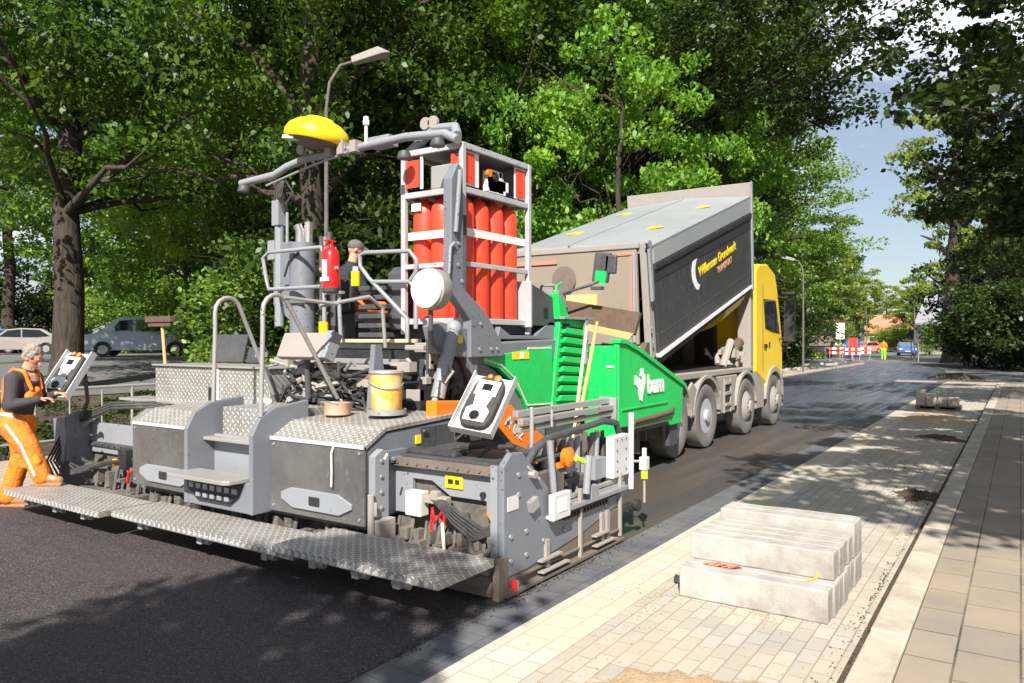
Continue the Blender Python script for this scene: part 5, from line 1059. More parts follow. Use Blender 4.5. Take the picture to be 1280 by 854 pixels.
chain(m, [HIP + Vector((0, -.09, -.02)), Vector((.18, -.11, .66)), Vector((.29, -.09, .42))], [.10, .065, .045]); chain(m, [Vector((.29, -.09, .37)), Vector((.45, -.10, .345))], [.045, .035])
remesh('body', m, 'skin', wk)
m = MB()
chain(m, [Vector((-.05, 0, 1.05)), Vector((-.03, 0, 1.2)), Vector((.01, 0, 1.36)), Vector((.05, 0, 1.47))], [.155, .16, .165, .085])
m.ball((-.04, 0, 1.14), .17, 8, (.9, 1.1, 1))
for sgn in (1, -1):
    sh = Vector((.02, .18 * sgn, 1.41)); el = Vector((.05, .255 * sgn, 1.14)); wr = Vector((.28, .14 * sgn, 1.215)) + Vector((0, 0, .02 * sgn))
    chain(m, [CH + Vector((0, .08 * sgn, .03)), sh, el, wr], [.105, .085, .062, .044])
remesh('jersey', m, 'shirt_dark', wk, .009, 4)
m = MB()
chain(m, [Vector((-.06, 0, 1.08)), HIP + Vector((0, 0, -.06))], [.155, .165]); m.ball((-.09, 0, .95), .17, 10, (.95, 1.12, 1.0))
chain(m, [HIP + Vector((-.01, .09, -.06)), Vector((-.09, .12, .56)), Vector((-.17, .115, .33)), Vector((-.235, .11, .12))], [.15, .11, .10, .105])
chain(m, [HIP + Vector((.01, -.09, -.06)), Vector((.15, -.12, .70)), Vector((.23, -.11, .53)), Vector((.285, -.095, .385))], [.15, .115, .10, .10])
# creases
rr = random.Random(1)
for i in range(10):
    t_ = rr.uniform(.1, .9); a = HIP.lerp(Vector((-.235, .11, .13)), t_); m.cap(a + Vector((.08, .08, .0)), a + Vector((-.06, .10, .05)), .036, .026, 8)
    a = HIP.lerp(Vector((.285, -.095, .385)), t_); m.cap(a + Vector((.08, -.09, .02)), a + Vector((-.08, -.10, -.03)), .045, .03, 8)
remesh('bib_trousers', m, 'orange_trousers', wk, .009, 3)
m = MB(); m.cap((.13, -.08, 1.22), (.155, .0, 1.28), .05, .05); m.cap((.13, .08, 1.22), (.155, .0, 1.28), .05, .05)
for sgn in (1, -1): chain(m, [Vector((.165, .08 * sgn, 1.30)), Vector((.10, .11 * sgn, 1.49)), Vector((-.02, .12 * sgn, 1.515)), Vector((-.135, .09 * sgn, 1.40)), Vector((-.185, .05 * sgn, 1.15))], [.022] * 5)
remesh('bib_straps', m, 'orange_trousers', wk, .008, 1)
m = MB()
for a, b_ in (((-.015, -.235, .93), (.15, -.232, .72)), ((.15, -.232, .72), (.28, -.198, .40))): m.cap(a, b_, .018, .018, 6)
m.cap((-.12, -.16, 1.04), (.02, -.175, 1.02), .025, .025, 6)
remesh('reflective_strip', m, 'cream', wk, .008, 1)
m = MB(); m.ball((-.022, 0, .035), .092, 10, (1.05, .98, 1.12)); m.ball((-.05, 0, -.02), .075, 8, (.9, 1.05, 1.0))
rr = random.Random(9)
for i in range(90):
    a, b_ = rr.uniform(-2.4, 2.4) + math.pi, rr.uniform(-.2, 1.5); m.ball((-.022 + .094 * math.cos(a) * math.cos(b_), .09 * math.sin(a) * math.cos(b_), .03 + .105 * math.sin(b_)), rr.uniform(.012, .022), 4)
m.xform(Matrix.Translation(HD) @ Matrix.Rotation(.55, 4, 'Y') @ Matrix.Translation((0, 0, .012))); remesh('hair', m, 'hair_grey', wk, .007, 1)
m = MB()
for s_ in (1, -1):
    m.ball((.094, .031 * s_, .030), .0085, 6); m.cap((.098, .018 * s_, .052), (.090, .048 * s_, .050), .005, .004, 6)
m.cap((.100, -.018, -.062), (.100, .018, -.062), .004, .004, 6); m.xform(Matrix.Translation(HD) @ Matrix.Rotation(.55, 4, 'Y')); m.build('eyes_and_brows', 'grime_plate', wk, off=(0, 0, 0))
for f, z in ((Lf, .035), (Rf, .31)):
    m = MB(); m.cap((f.x - .03, f.y, z + .05), (f.x + .19, f.y, z + .025), .052, .042, 12); m.cap((f.x, f.y, z + .05), (f.x - .01, f.y, z + .13), .055, .06, 12); m.box((f.x - .08, f.y - .05, z - .035), (f.x + .23, f.y + .05, z - .005)); remesh('boot', m, 'boot', wk, .008, 2)

# driver, seen from behind, seated on the platform
dv = thing('person', 'driver in a dark jacket sitting on the paver platform, seen from behind', 'person', (-6.88, 6.6, 2.10), None, False)
dv.rotation_euler = (0, 0, R(70))
m = MB(); HP = Vector((0, 0, .10)); C2 = Vector((.06, 0, .46)); H2 = Vector((.14, 0, .80))
chain(m, [HP, C2, Vector((.09, 0, .62)), H2], [.13, .14, .06, .06]); face(m, H2, .3, 1.0, -.3)
for sgn in (1, -1):
    wr = Vector((.46, .12 * sgn, .34)); chain(m, [Vector((.06, .1 * sgn, .50)), Vector((.06, .19 * sgn, .49)), Vector((.16, .26 * sgn, .24)), wr], [.07, .06, .042, .028]); hand(m, wr, (.9, -.1 * sgn, -.1), (0, 0, 1), 1, .7, -sgn)
    chain(m, [HP + Vector((0, .09 * sgn, 0)), Vector((.42, .12 * sgn, .10)), Vector((.46, .12 * sgn, -.30))], [.10, .065, .045]); chain(m, [Vector((.46, .12 * sgn, -.30)), Vector((.60, .12 * sgn, -.33))], [.045, .035])
remesh('body', m, 'skin', dv)
m = MB(); chain(m, [HP + Vector((0, 0, .02)), Vector((.03, 0, .3)), Vector((.055, 0, .46)), Vector((.08, 0, .58))], [.165, .17, .17, .09])
for sgn in (1, -1): chain(m, [Vector((.06, .08 * sgn, .50)), Vector((.06, .18 * sgn, .49)), Vector((.15, .265 * sgn, .24)), Vector((.44, .125 * sgn, .335))], [.10, .085, .065, .045])
remesh('jacket', m, 'dark_cloth', dv, .01, 3)
m = MB()
for sgn in (1, -1): chain(m, [HP + Vector((0, .08 * sgn, -.01)), Vector((.41, .12 * sgn, .09)), Vector((.455, .12 * sgn, -.26))], [.14, .10, .075])
remesh('trousers', m, 'orange_trousers', dv, .01, 2)
m = MB(); m.ball((-.01, 0, .045), .094, 10, (1.1, .95, .9)); m.cap((.07, 0, .045), (.14, 0, .035), .035, .03, 8); m.xform(Matrix.Translation(H2) @ Matrix.Rotation(-.3, 4, 'Z') @ Matrix.Rotation(.3, 4, 'Y')); remesh('cap', m, 'dusty_dark', dv, .008, 2)

# far worker on the road
fw = thing('person', 'distant worker in orange vest and bright green trousers walking on the road', 'person', (-9.8, 72.0, 0), None, False)
fw.rotation_euler = (0, 0, R(-80))
m = MB(); face(m, Vector((.02, 0, 1.62)), .1); chain(m, [Vector((0, 0, 1.0)), Vector((0, 0, 1.4)), Vector((.01, 0, 1.62))], [.13, .14, .055])
for sgn in (1, -1):
    fx = .16 * sgn; wr = Vector((.12 * -sgn, .27 * sgn, .92)); chain(m, [Vector((0, .18 * sgn, 1.42)), Vector((.0, .25 * sgn, 1.16)), wr], [.06, .045, .03]); hand(m, wr, (.2, 0, -1), (0, sgn, 0), 1, .4, sgn)
    chain(m, [Vector((0, .09 * sgn, .95)), Vector((fx * .6, .10 * sgn, .5)), Vector((fx, .10 * sgn, .08)), Vector((fx + .14, .10 * sgn, .05))], [.1, .065, .045, .04])
remesh('body', m, 'skin', fw, .012)
m = MB(); chain(m, [Vector((0, 0, .98)), Vector((0, 0, 1.40))], [.165, .175])
for sgn in (1, -1): chain(m, [Vector((0, .16 * sgn, 1.43)), Vector((.0, .26 * sgn, 1.18)), Vector((.1 * -sgn, .27 * sgn, 1.0))], [.09, .07, .055])
remesh('vest', m, 'cloth_orange', fw, .014)
m = MB()
for sgn in (1, -1): fx = .16 * sgn; chain(m, [Vector((0, .08 * sgn, .95)), Vector((fx * .6, .10 * sgn, .5)), Vector((fx, .10 * sgn, .12))], [.15, .11, .09])
remesh('trousers', m, 'traffic_green', fw, .014)
m = MB(); m.ball((.0, 0, 1.67), .105, 8, (1.1, .95, .9)); remesh('cap', m, 'dark_cloth', fw, .014)

# ================================================================ CONCRETE BLOCKS
def rbox(name, cx, cy, z0, sx, sy, sz, mat, seed, rz=0):
    """a rough concrete unit: bevelled, edges chipped by small random offsets"""
    r = random.Random(seed); b = MB(); nx = max(2, int(sx / .09)); ny = 2; nz = 3
    bm = bmesh.new(); bmesh.ops.create_cube(bm, size=1)
    bmesh.ops.subdivide_edges(bm, edges=[e for e in bm.edges if abs((e.verts[0].co - e.verts[1].co).x) > .5], cuts=nx)
    bmesh.ops.subdivide_edges(bm, edges=[e for e in bm.edges if abs((e.verts[0].co - e.verts[1].co).z) > .5], cuts=2)
    for v in bm.verts:
        edge = sum(abs(abs(c_) - .5) < .01 for c_ in v.co) >= 2
        v.co = Vector((v.co.x * sx, v.co.y * sy, (v.co.z + .5) * sz)); j = .0022 if edge else .0010
        v.co += Vector((r.uniform(-j, j), r.uniform(-j, j), r.uniform(-j, j)))
        if edge and r.random() < .12: v.co -= v.co.normalized() * .006
    me = bpy.data.meshes.new(name); bm.to_mesh(me); bm.free(); me.materials.append(M[mat])
    o = bpy.data.objects.new(name, me); COL.objects.link(o); o.location = (cx, cy, z0); o.rotation_euler = (0, 0, rz)
    bv = o.modifiers.new('bevel', 'BEVEL'); bv.width = .010; bv.segments = 2; bv.limit_method = 'ANGLE'; bv.angle_limit = R(50); return o
ordn = ['frontmost', 'second', 'third', 'fourth', 'fifth', 'sixth', 'seventh', 'rearmost']
rr = random.Random(14)
G_ = 'stacked concrete blocks on the parking bay'
for i in range(8):
    o = rbox('concrete_block', -1.485 + rr.uniform(-.01, .01), 5.13 + i * .146, .008, .98, .140, .210, 'slab_concrete', 100 + i)
    tag(o, f'{ordn[i]} long pale concrete block in the bottom layer of the parking bay stack', 'concrete block', G_)
for i in range(4):
    o = rbox('concrete_block', -1.495 + rr.uniform(-.012, .012), 5.36 + i * .146, .219, .98, .140, .185, 'slab_concrete', 120 + i)
    tag(o, ['front', 'second', 'third', 'fourth'][i] + ' long speckled concrete block in the upper layer of the parking bay stack', 'concrete block', G_)
for i in range(2):
    o = rbox('concrete_block', -1.475 + rr.uniform(-.01, .01), 5.975 + i * .150, .219, .98, .144, .25, 'slab_concrete', 130 + i)
    tag(o, ['front', 'rear'][i] + ' one of two taller concrete blocks at the back of the parking bay stack', 'concrete block', G_)
m = MB(); rr = random.Random(2)
for i in range(5):
    x = -1.86 + i * .045; m.add([(x, 5.17 + rr.uniform(-.02, .02), .222), (x + .07, 5.18 + rr.uniform(-.02, .02), .25 + rr.uniform(-.015, .01)), (x + .09, 5.23, .228), (x + .02, 5.22, .24)], [(0, 1, 2, 3)])
o = m.build('plastic_scrap', 'tan_gate_red'); sd_ = o.modifiers.new('s', 'SOLIDIFY'); sd_.thickness = .003; tag(origin(o), 'torn reddish plastic scrap lying on the lower concrete step of the block stack', 'scrap')
m = MB(); m.tube([(-1.16, 5.18, .226), (-1.12, 5.27, .228), (-1.11, 5.275, .27)], .005, 6); o = m.build('strap_end', 'sticker_yellow'); tag(origin(o), 'short yellow strap end hanging over the edge of the middle block layer', 'strap')
m = MB(); m.box((-2.12, 5.3, .012), (-2.02, 5.36, .05), (0, 20, 30)); m.box((-2.02, 5.5, .012), (-1.99, 5.6, .2)); o = m.build('rubber_wedge', 'rubber'); tag(origin(o), 'black rubber wedge lying against the left end of the block stack', 'wedge')
# small far pallet of blocks
t = thing('pallet', 'low pallet of grey blocks at the far end of the parking bay', 'pallet', (-1.75, 22.3, .01))
m = MB(); m.box((-2.25, 21.9, .01), (-1.25, 22.7, .035)); m.box((-2.25, 21.9, .09), (-1.25, 22.7, .11))
for x in (-2.25, -1.8, -1.35): m.box((x, 21.9, .035), (x + .1, 22.7, .09))
m.build('pallet_deck', 'grime_plate', t)
names = ['left', 'second from left', 'third from left', 'right']
for i in range(4):
    o = rbox('concrete_block', -2.13 + i * .245, 22.1, .112, .22, .3, .40 if i == 0 else .22, 'old_concrete', 140 + i)
    tag(o, f'{names[i]} grey block on the low pallet at the far end of the bay', 'concrete block', 'blocks on the far pallet')
# kerbstones along the left edge of the far road
rr = random.Random(17)
for i in range(16):
    y = 27 + i * 1.9; n = rr.randint(1, 3)
    for k in range(n):
        o = rbox('kerbstone', -10.4 - rr.uniform(0, 1.2), y + rr.uniform(-.3, .3), .04 + .13 * (k == 2), 1.0, .2, .14, 'old_concrete', 200 + i * 3 + k, rr.uniform(-.6, .6) + 1.3)
        tag(o, 'loose pale kerbstone lying on the left verge of the far road beyond the truck', 'kerbstone', 'loose kerbstones along the far road')
o = rbox('kerbstone', -10.2, 3.0, .045, 2.2, .24, .16, 'old_concrete', 300, R(33)); tag(o, 'long pale kerbstone lying on the left pavement by the worker', 'kerbstone')
for i in range(5):
    o = rbox('kerbstone', -10.9 + .25 * (i % 3), 5.6 + i * .8, .045, 1.0, .22, .15, 'old_concrete', 310 + i, rr.uniform(.8, 2))
    tag(o, 'pale kerbstone lying loose on the left pavement behind the worker', 'kerbstone', 'loose kerbstones behind the worker')

# ================================================================ RAILING on the left
t = thing('railing', 'low grey tubular railing standing behind the worker and the screed', 'railing', (-12.3, 8, .0))
m = MB(); m.tube([(-12.3, 3.0, 1.03), (-12.3, 16.0, 1.03)], .024, 8); m.build('top_rail', 'alu', t, smooth=True)
m = MB(); m.tube([(-12.3, 3.0, .25), (-12.3, 16.0, .25)], .018, 8); m.build('bottom_rail', 'alu', t, smooth=True)
for i in range(27):
    y = 3.0 + i * .5; m = MB(); m.tube([(-12.3, y, 0), (-12.3, y, 1.02)], .022 if i % 4 == 0 else .013, 8); m.build('post', 'alu', t, smooth=True)
# ================================================================ STREET LAMP
def lamp(name, lab, x, y, h, ax, ay, r=.07, grp=None):
    t = thing(name, lab, 'street lamp', (x, y, gz(x, y)), grp); z0 = gz(x, y)
    m = MB(); m.tube([(x, y, z0), (x, y, h - .9)], [r, r * .7], 12); m.tube([(x, y, h - .9), (x + ax * .12, y + ay * .12, h - .4), (x + ax * .5, y + ay * .5, h - .08), (x + ax, y + ay, h)], r * .6, 10); m.build('pole', 'dusty_dark', t, smooth=True)
    m = MB(); d = Vector((ax, ay, .12)).normalized(); q = Vector((x + ax, y + ay, h)); o = len(m.v)
    m.add([(-.05, -.09, -.05), (.6, -.16, -.02), (.6, .16, -.02), (-.05, .09, -.05), (-.05, -.08, .08), (.5, -.13, .14), (.5, .13, .14), (-.05, .08, .08), (.72, 0, .02)], [(0, 3, 2, 8, 1), (4, 5, 6, 7), (0, 1, 5, 4), (2, 3, 7, 6), (3, 0, 4, 7), (1, 8, 5), (8, 2, 6), (5, 8, 6)])
    m.xform(Matrix.Translation(q) @ d.to_track_quat('X', 'Z').to_matrix().to_4x4(), o); m.build('lamp_head', 'dusty', t, bevel=.02)
    return t
def wpos(px_, d):   # helper for laying out the far background by bearing and distance (all real sizes)
    l_ = (px_ - 640) / 950 * d; return (l_ * math.cos(R(33.8)) - d * math.sin(R(33.8)), l_ * math.sin(R(33.8)) + d * math.cos(R(33.8)))
lx, ly = wpos(408, 14.5)
lamp('street_lamp', 'tall street lamp with a pale flat head rising behind the yellow lamp shade', lx, ly, 7.1, .45, .3, .052)
for p_, d_, l_ in ((1143, 62, 'slim pale street lamp beside the blue car far down the road'), (1083, 92, 'pale lamp post among the far trees left of the distant worker'), (1004, 40, 'thin dark lamp post on the left verge just right of the truck cab')):
    lx, ly = wpos(p_, d_); o = lamp('street_lamp', l_, lx, ly, 6.0, -.5, .1, .06)

# ================================================================ VEHICLES in the distance
def carbody(t, prof, W_, mat, glassz, wheels, wr, win, roofin=.12):
    """prof: side outline (x along length, z); sides lean in above glassz"""
    m = MB(); n = len(prof)
    zt = max(p[1] for p in prof)
    def yy(z): return W_ / 2 - (max(0, z - glassz) / (zt - glassz)) * roofin
    layers = []
    vs = []
    for s in (-1, 1):
        for (x, z) in prof: vs.append((x, s * yy(z), z))
    m.add(vs, [tuple(range(n - 1, -1, -1)), tuple(range(n, 2 * n))] + [(i, (i + 1) % n, n + (i + 1) % n, n + i) for i in range(n)])
    b = m.build('body', mat, t, off=(0, 0, 0), bevel=.04)
    for nm, poly in win:
        for s in (-1, 1):
            m = MB(); vs = [(x, s * (yy(z) + .006), z) for x, z in poly] ; vs2 = [(x, s * (yy(z) - .02), z) for x, z in poly]; k = len(poly)
            m.add(vs + vs2, [tuple(range(k)), tuple(range(2 * k - 1, k - 1, -1))] + [(i, (i + 1) % k, k + (i + 1) % k, k + i) for i in range(k)]); m.build(nm, 'glass_dark', t, off=(0, 0, 0))
    for x in wheels:
        for s in (-1, 1):
            m = MB(); m.lathe([(.05, -.1), (wr * .95, -.1), (wr, -.06), (wr, .06), (wr * .93, .11), (wr * .6, .11)], (0, 0, 0), 'Y', 24)
            m.xform(Matrix.Translation((x, s * (W_ / 2 - .10), wr))); w = m.build('wheel', 'rubber', t, off=(0, 0, 0), smooth=True)
            m = MB(); m.lathe([(.02, .112), (wr * .62, .112), (wr * .6, .10)], (0, 0, 0), 'Y', 18)
            if s < 0: m.xform(Matrix.Diagonal((1, -1, 1, 1)))
            m.xform(Matrix.Translation((x, s * (W_ / 2 - .10), wr))); m.build('rim', 'alu', w, off=(0, 0, 0))
            m = MB(); m.prism([(x + (wr + .05) * math.cos(R(a)), wr + (wr + .05) * math.sin(R(a))) for a in range(0, 181, 15)] + [(x + (wr + .05) * 1, .25), (x - wr - .05, .25)][::1], 'Y', s * (W_ / 2 - .03), s * (W_ / 2 + .004)); m.build('wheel_arch', 'black', t, off=(0, 0, 0))
    return b
# van (nose towards -x)
vx, vy = wpos(181, 37.5)
vn = thing('parked_van', 'blue grey passenger van parked on the street behind the trees at left', 'van', (vx, vy, gz(vx, vy)), None, False); vn.rotation_euler = (0, 0, R(33.8 + 14))
prof = [(-2.60, .45), (-2.62, .80), (-2.45, 1.02), (-1.75, 1.25), (-1.05, 1.82), (-.75, 1.93), (1.9, 1.96), (2.45, 1.88), (2.6, 1.1), (2.62, .45), (2.5, .30), (-2.5, .30)]
bd = carbody(vn, prof, 1.9, 'van_paint', 1.1, (-1.65, 1.55), .35, [('window', [(-1.30, 1.28), (-.92, 1.74), (-.35, 1.78), (-.35, 1.24)]), ('window', [(-.22, 1.24), (-.22, 1.78), (1.0, 1.80), (1.0, 1.24)]), ('window', [(1.08, 1.24), (1.08, 1.80), (2.2, 1.78), (2.3, 1.24)])])
m = MB(); m.add([(-1.74, -.80, 1.27), (-1.74, .80, 1.27), (-1.06, .74, 1.815), (-1.06, -.74, 1.815)], [(0, 1, 2, 3)]); m.xform(Matrix.Translation((-.012, 0, .016))); m.build('windscreen', 'glass_sky', vn, off=(0, 0, 0))
for s in (-1, 1): m = MB(); m.box((-2.60, s * .62, .82), (-2.44, s * .9, .98)); m.build('headlight', 'lens', vn, off=(0, 0, 0), bevel=.03)
m = MB(); m.box((-2.635, -.55, .84), (-2.6, .55, .95)); m.box((-2.64, -.7, .48), (-2.6, .7, .60)); m.build('grille', 'black', vn, off=(0, 0, 0))
m = MB(); m.box((-2.66, -.26, .60), (-2.64, .26, .71)); m.build('number_plate', 'plate_yellow', vn, off=(0, 0, 0))
for s in (-1, 1): m = MB(); m.box((-1.25, s * 1.0, 1.22), (-1.05, s * 1.14, 1.42)); m.build('wing_mirror', 'van_paint', vn, off=(0, 0, 0), bevel=.03)
def smallcar(name, lab, px_, d, mat, rot, g=None):
    x, y = wpos(px_, d); t = thing(name, lab, 'car', (x, y, gz(x, y)), g, False); t.rotation_euler = (0, 0, R(rot))
    pr = [(-2.05, .35), (-2.1, .65), (-1.9, .82), (-1.1, .95), (-.55, 1.38), (.1, 1.47), (1.1, 1.44), (1.75, 1.05), (2.02, .98), (2.05, .4), (1.9, .25), (-1.9, .25)]
    carbody(t, pr, 1.75, mat, .9, (-1.3, 1.3), .31, [('window', [(-.92, .98), (-.5, 1.33), (.1, 1.40), (.1, .98)]), ('window', [(.18, .98), (.18, 1.40), (1.0, 1.37), (1.5, 1.02)])])
    m = MB(); m.add([(-1.1, -.74, .955), (-1.1, .74, .955), (-.56, .64, 1.375), (-.56, -.64, 1.375)], [(0, 1, 2, 3)]); m.xform(Matrix.Translation((-.012, 0, .014))); m.build('windscreen', 'glass_sky', t, off=(0, 0, 0))
    for s in (-1, 1): m = MB(); m.box((-2.08, s * .5, .62), (-1.88, s * .84, .78)); m.build('headlight', 'lens', t, off=(0, 0, 0), bevel=.03)
    m = MB(); m.box((-2.115, -.26, .42), (-2.09, .26, .53)); m.build('number_plate', 'plate_yellow', t, off=(0, 0, 0)); return t
smallcar('parked_car', 'grey hatchback parked behind the tree trunk at the far left edge', 24, 43, 'dusty', 33.8 + 30)
smallcar('parked_car', 'dark car parked at the left edge behind the grey hatchback', -8, 46, 'car_blue', 40)
smallcar('parked_car', 'small blue car parked far down the road under the round tree', 1133, 84, 'car_blue', 100)
smallcar('parked_car', 'small red car parked far down the road beside the blue crate', 1082, 96, 'tan_gate_red', 60)
# far lorry with drum-like dark yellow body
x, y = wpos(1022, 70)
t = thing('parked_truck', 'dark work truck with a black and ochre body standing far off on the left verge', 'truck', (x, y, 0), None, False); t.rotation_euler = (0, 0, R(20))
m = MB(); m.prism([(-1.0, 1.1), (-1.05, 2.0), (-.8, 3.0), (.8, 3.0), (1.05, 2.0), (1.0, 1.1)], 'Y', -2, 2); m.build('cargo_body', 'black', t, off=(0, 0, 0), bevel=.05)
m = MB(); m.box((-1.0, -2.05, 1.2), (1.0, -2.0, 2.1)); m.build('tail_board', 'grime_plate', t, off=(0, 0, 0)); m = MB(); m.box((-1, 2.1, .6), (1, 4.0, 2.8)); m.build('cab', 'white', t, off=(0, 0, 0), bevel=.1)
for s in (-1, 1):
    for yy_ in (-1.2, 3): m = MB(); m.lathe([(.1, -.12), (.45, -.12), (.5, 0), (.45, .12), (.1, .12)], (s * .85, yy_, .5), 'X', 18); m.build('wheel', 'rubber', t, off=(0, 0, 0))
# road works barriers and signs far away
def barrier(px_, d, lab, rz):
    x, y = wpos(px_, d); t = thing('road_barrier', lab, 'barrier', (x, y, 0), 'red and white barriers closing the far road', False); t.rotation_euler = (0, 0, R(rz))
    for z in (.55, .9):
        for k in range(6): m = MB() if k == 0 else m; m.box((-.9 + k * .3, -.02, z), (-.6 + k * .3, .02, z + .2)) if k % 2 == 0 else None
        m.build('red_board', 'traffic_red', t, off=(0, 0, 0)); m2 = MB()
        for k in range(1, 6, 2): m2.box((-.9 + k * .3, -.02, z), (-.6 + k * .3, .02, z + .2))
        m2.build('white_board', 'white', t, off=(0, 0, 0))
    m = MB()
    for sx in (-.8, .8): m.tube([(sx, 0, 0), (sx, 0, 1.1)], .03, 6); m.box((sx - .1, -.3, 0), (sx + .1, .3, .06))
    m.build('stand', 'alu', t, off=(0, 0, 0))
barrier(1050, 64, 'leftmost red and white barrier far down the road by the white sign', 20); barrier(1064, 60, 'middle red and white barrier far down the road', 50); barrier(1076, 65, 'rightmost red and white barrier far down the road, tilted away', -20)
def signpost(px_, d, lab, kind, h=2.6, mat='white'):
    x, y = wpos(px_, d); t = thing('road_sign', lab, 'sign', (x, y, 0), None, False); t.rotation_euler = (0, 0, R(25))
    m = MB(); m.tube([(0, 0, 0), (0, 0, h)], .04, 8); m.build('post', 'alu', t, off=(0, 0, 0)); m = MB()
    if kind == 'disc': m.lathe([(.001, -.03), (.42, -.03), (.42, .0), (.001, .0)], (0, -.05, h - .3), 'Y', 24)
    else: m.box((-.35, -.08, h - 1.4), (.35, -.05, h))
    m.build('sign_face', mat, t, off=(0, 0, 0))
signpost(1139, 66, 'round dark sign seen from behind beside the blue car', 'disc', 2.5, 'steel_dark')
signpost(1050, 66, 'tall white panel sign standing by the far barriers', 'panel', 3.2, 'white')
signpost(1066, 63, 'short red panel sign standing among the far barriers', 'panel', 1.9, 'traffic_red')
signpost(1148, 60, 'dark rectangular sign on a post left of the big tree trunk', 'panel', 2.9, 'steel_dark')
x, y = wpos(1066, 80); m = MB(); m.box((x - .6, y - .5, 0), (x + .6, y + .5, 1.7)); m.box((x - .65, y - .55, 1.7), (x + .65, y + .55, 1.8)); o = m.build('site_cabin', 'blue_paint', bevel=.03); tag(origin(o), 'blue portable cabin far down the road behind the barriers', 'cabin')
# houses far away
def house(px_, d, lab, w, dp, h, rot, wall, roofm, rh=3):
    x, y = wpos(px_, d); t = thing('house', lab, 'house', (x, y, 0), None, False); t.rotation_euler = (0, 0, R(rot))
    m = MB(); m.prism([(-dp / 2, 0), (dp / 2, 0), (dp / 2, h), (0, h + rh * .93), (-dp / 2, h)], 'X', -w / 2, w / 2); m.build('wall', wall, t, off=(0, 0, 0))
    m = MB()
    for s in (-1, 1): m.prism([(s * (dp / 2 + .5), h - .3), (0, h + rh), (0, h + rh + .2), (s * (dp / 2 + .5), h - .08)], 'X', -w / 2 - .4, w / 2 + .4)
    rf = m.build('roof', roofm, t, off=(0, 0, 0)); m = MB(); m.box((w * .2, -.3, h + rh * .4), (w * .2 + .6, .3, h + rh + .9)); m.build('chimney', 'brick', rf, off=(0, 0, 0))
    for i in range(max(2, int(w / 3))):
        for zz in ((1.0,) if h < 4 else (1.0, 3.6)):
            xx = -w / 2 + 1.2 + i * (w - 2.4) / max(1, int(w / 3) - 1); m = MB(); m.box((xx - .65, -dp / 2 - .05, zz), (xx + .65, -dp / 2 - .01, zz + 1.3)); wf = m.build('window', 'white', t, off=(0, 0, 0)); m = MB(); m.box((xx - .55, -dp / 2 - .07, zz + .1), (xx + .55, -dp / 2 - .052, zz + 1.2)); m.build('pane', 'glass_dark', wf, off=(0, 0, 0))
    m = MB(); m.box((-.5, -dp / 2 - .05, 0), (.5, -dp / 2 - .01, 2.1)); m.build('door', 'steel_dark', t, off=(0, 0, 0))
house(1093, 140, 'low brick house with a red tiled roof at the end of the road', 14, 8, 3.0, 30, 'brick', 'roof_red', 3.0)
house(1212, 92, 'gabled house with a grey roof half hidden behind the big tree trunk', 9, 8, 3.8, -10, 'dusty', 'roof_grey', 3.2)
house(1035, 130, 'pale rendered house with a red roof behind the far left trees', 10, 8, 5.0, 20, 'render', 'roof_red', 3.2)
# ================================================================ TREES
def leafmesh(name, seed, clumps, per, size, mat, flat_=.35, spread=.85, upbias=1.2):
    """clumps: array (n,4) of centre + radius; every leaf is a small bent diamond"""
    g = np.random.default_rng(seed); c_ = np.repeat(clumps, per, axis=0); n = len(c_)
    d = g.normal(size=(n, 3)); d /= np.linalg.norm(d, axis=1)[:, None]; rad = g.random(n) ** .45
    p = c_[:, :3] + d * (rad * c_[:, 3])[:, None] * np.array([1, 1, flat_]) * spread
    nrm = g.normal(size=(n, 3)) * .75; nrm[:, 2] += upbias; nrm /= np.linalg.norm(nrm, axis=1)[:, None]
    a = np.cross(nrm, g.normal(size=(n, 3))); a /= np.linalg.norm(a, axis=1)[:, None]; b_ = np.cross(nrm, a)
    s = size * g.uniform(.6, 1.3, n)[:, None]
    v = np.empty((n, 6, 3)); droop = nrm * s * .22
    v[:, 0] = p - a * s * .5; v[:, 1] = p - a * s * .12 + b_ * s * .33; v[:, 2] = p + a * s * .22 + b_ * s * .27; v[:, 3] = p + a * s * .58 - droop; v[:, 4] = p + a * s * .22 - b_ * s * .27; v[:, 5] = p - a * s * .12 - b_ * s * .33
    me = bpy.data.meshes.new(name); me.vertices.add(n * 6); me.vertices.foreach_set('co', v.reshape(-1))
    me.loops.add(n * 6); me.loops.foreach_set('vertex_index', np.arange(n * 6, dtype=np.int32)); me.polygons.add(n)
    me.polygons.foreach_set('loop_start', np.arange(0, n * 6, 6, dtype=np.int32)); me.update(calc_edges=True)
    me.materials.append(M[mat]); return me
def crown_clumps(seed, n, cz, rx, rz, rc=(.7, 1.3), hollow=.35):
    g = np.random.default_rng(seed); d = g.normal(size=(n, 3)); d /= np.linalg.norm(d, axis=1)[:, None]
    r_ = (hollow + (1 - hollow) * g.random(n) ** .6)[:, None]; irr = 1 + .22 * np.sin(3 * np.arctan2(d[:, 1], d[:, 0]) + seed)[:, None]
    p = d * r_ * irr * np.array([rx, rx, rz]); p[:, 2] += cz; return np.concatenate([p, g.uniform(rc[0], rc[1], n)[:, None]], axis=1)
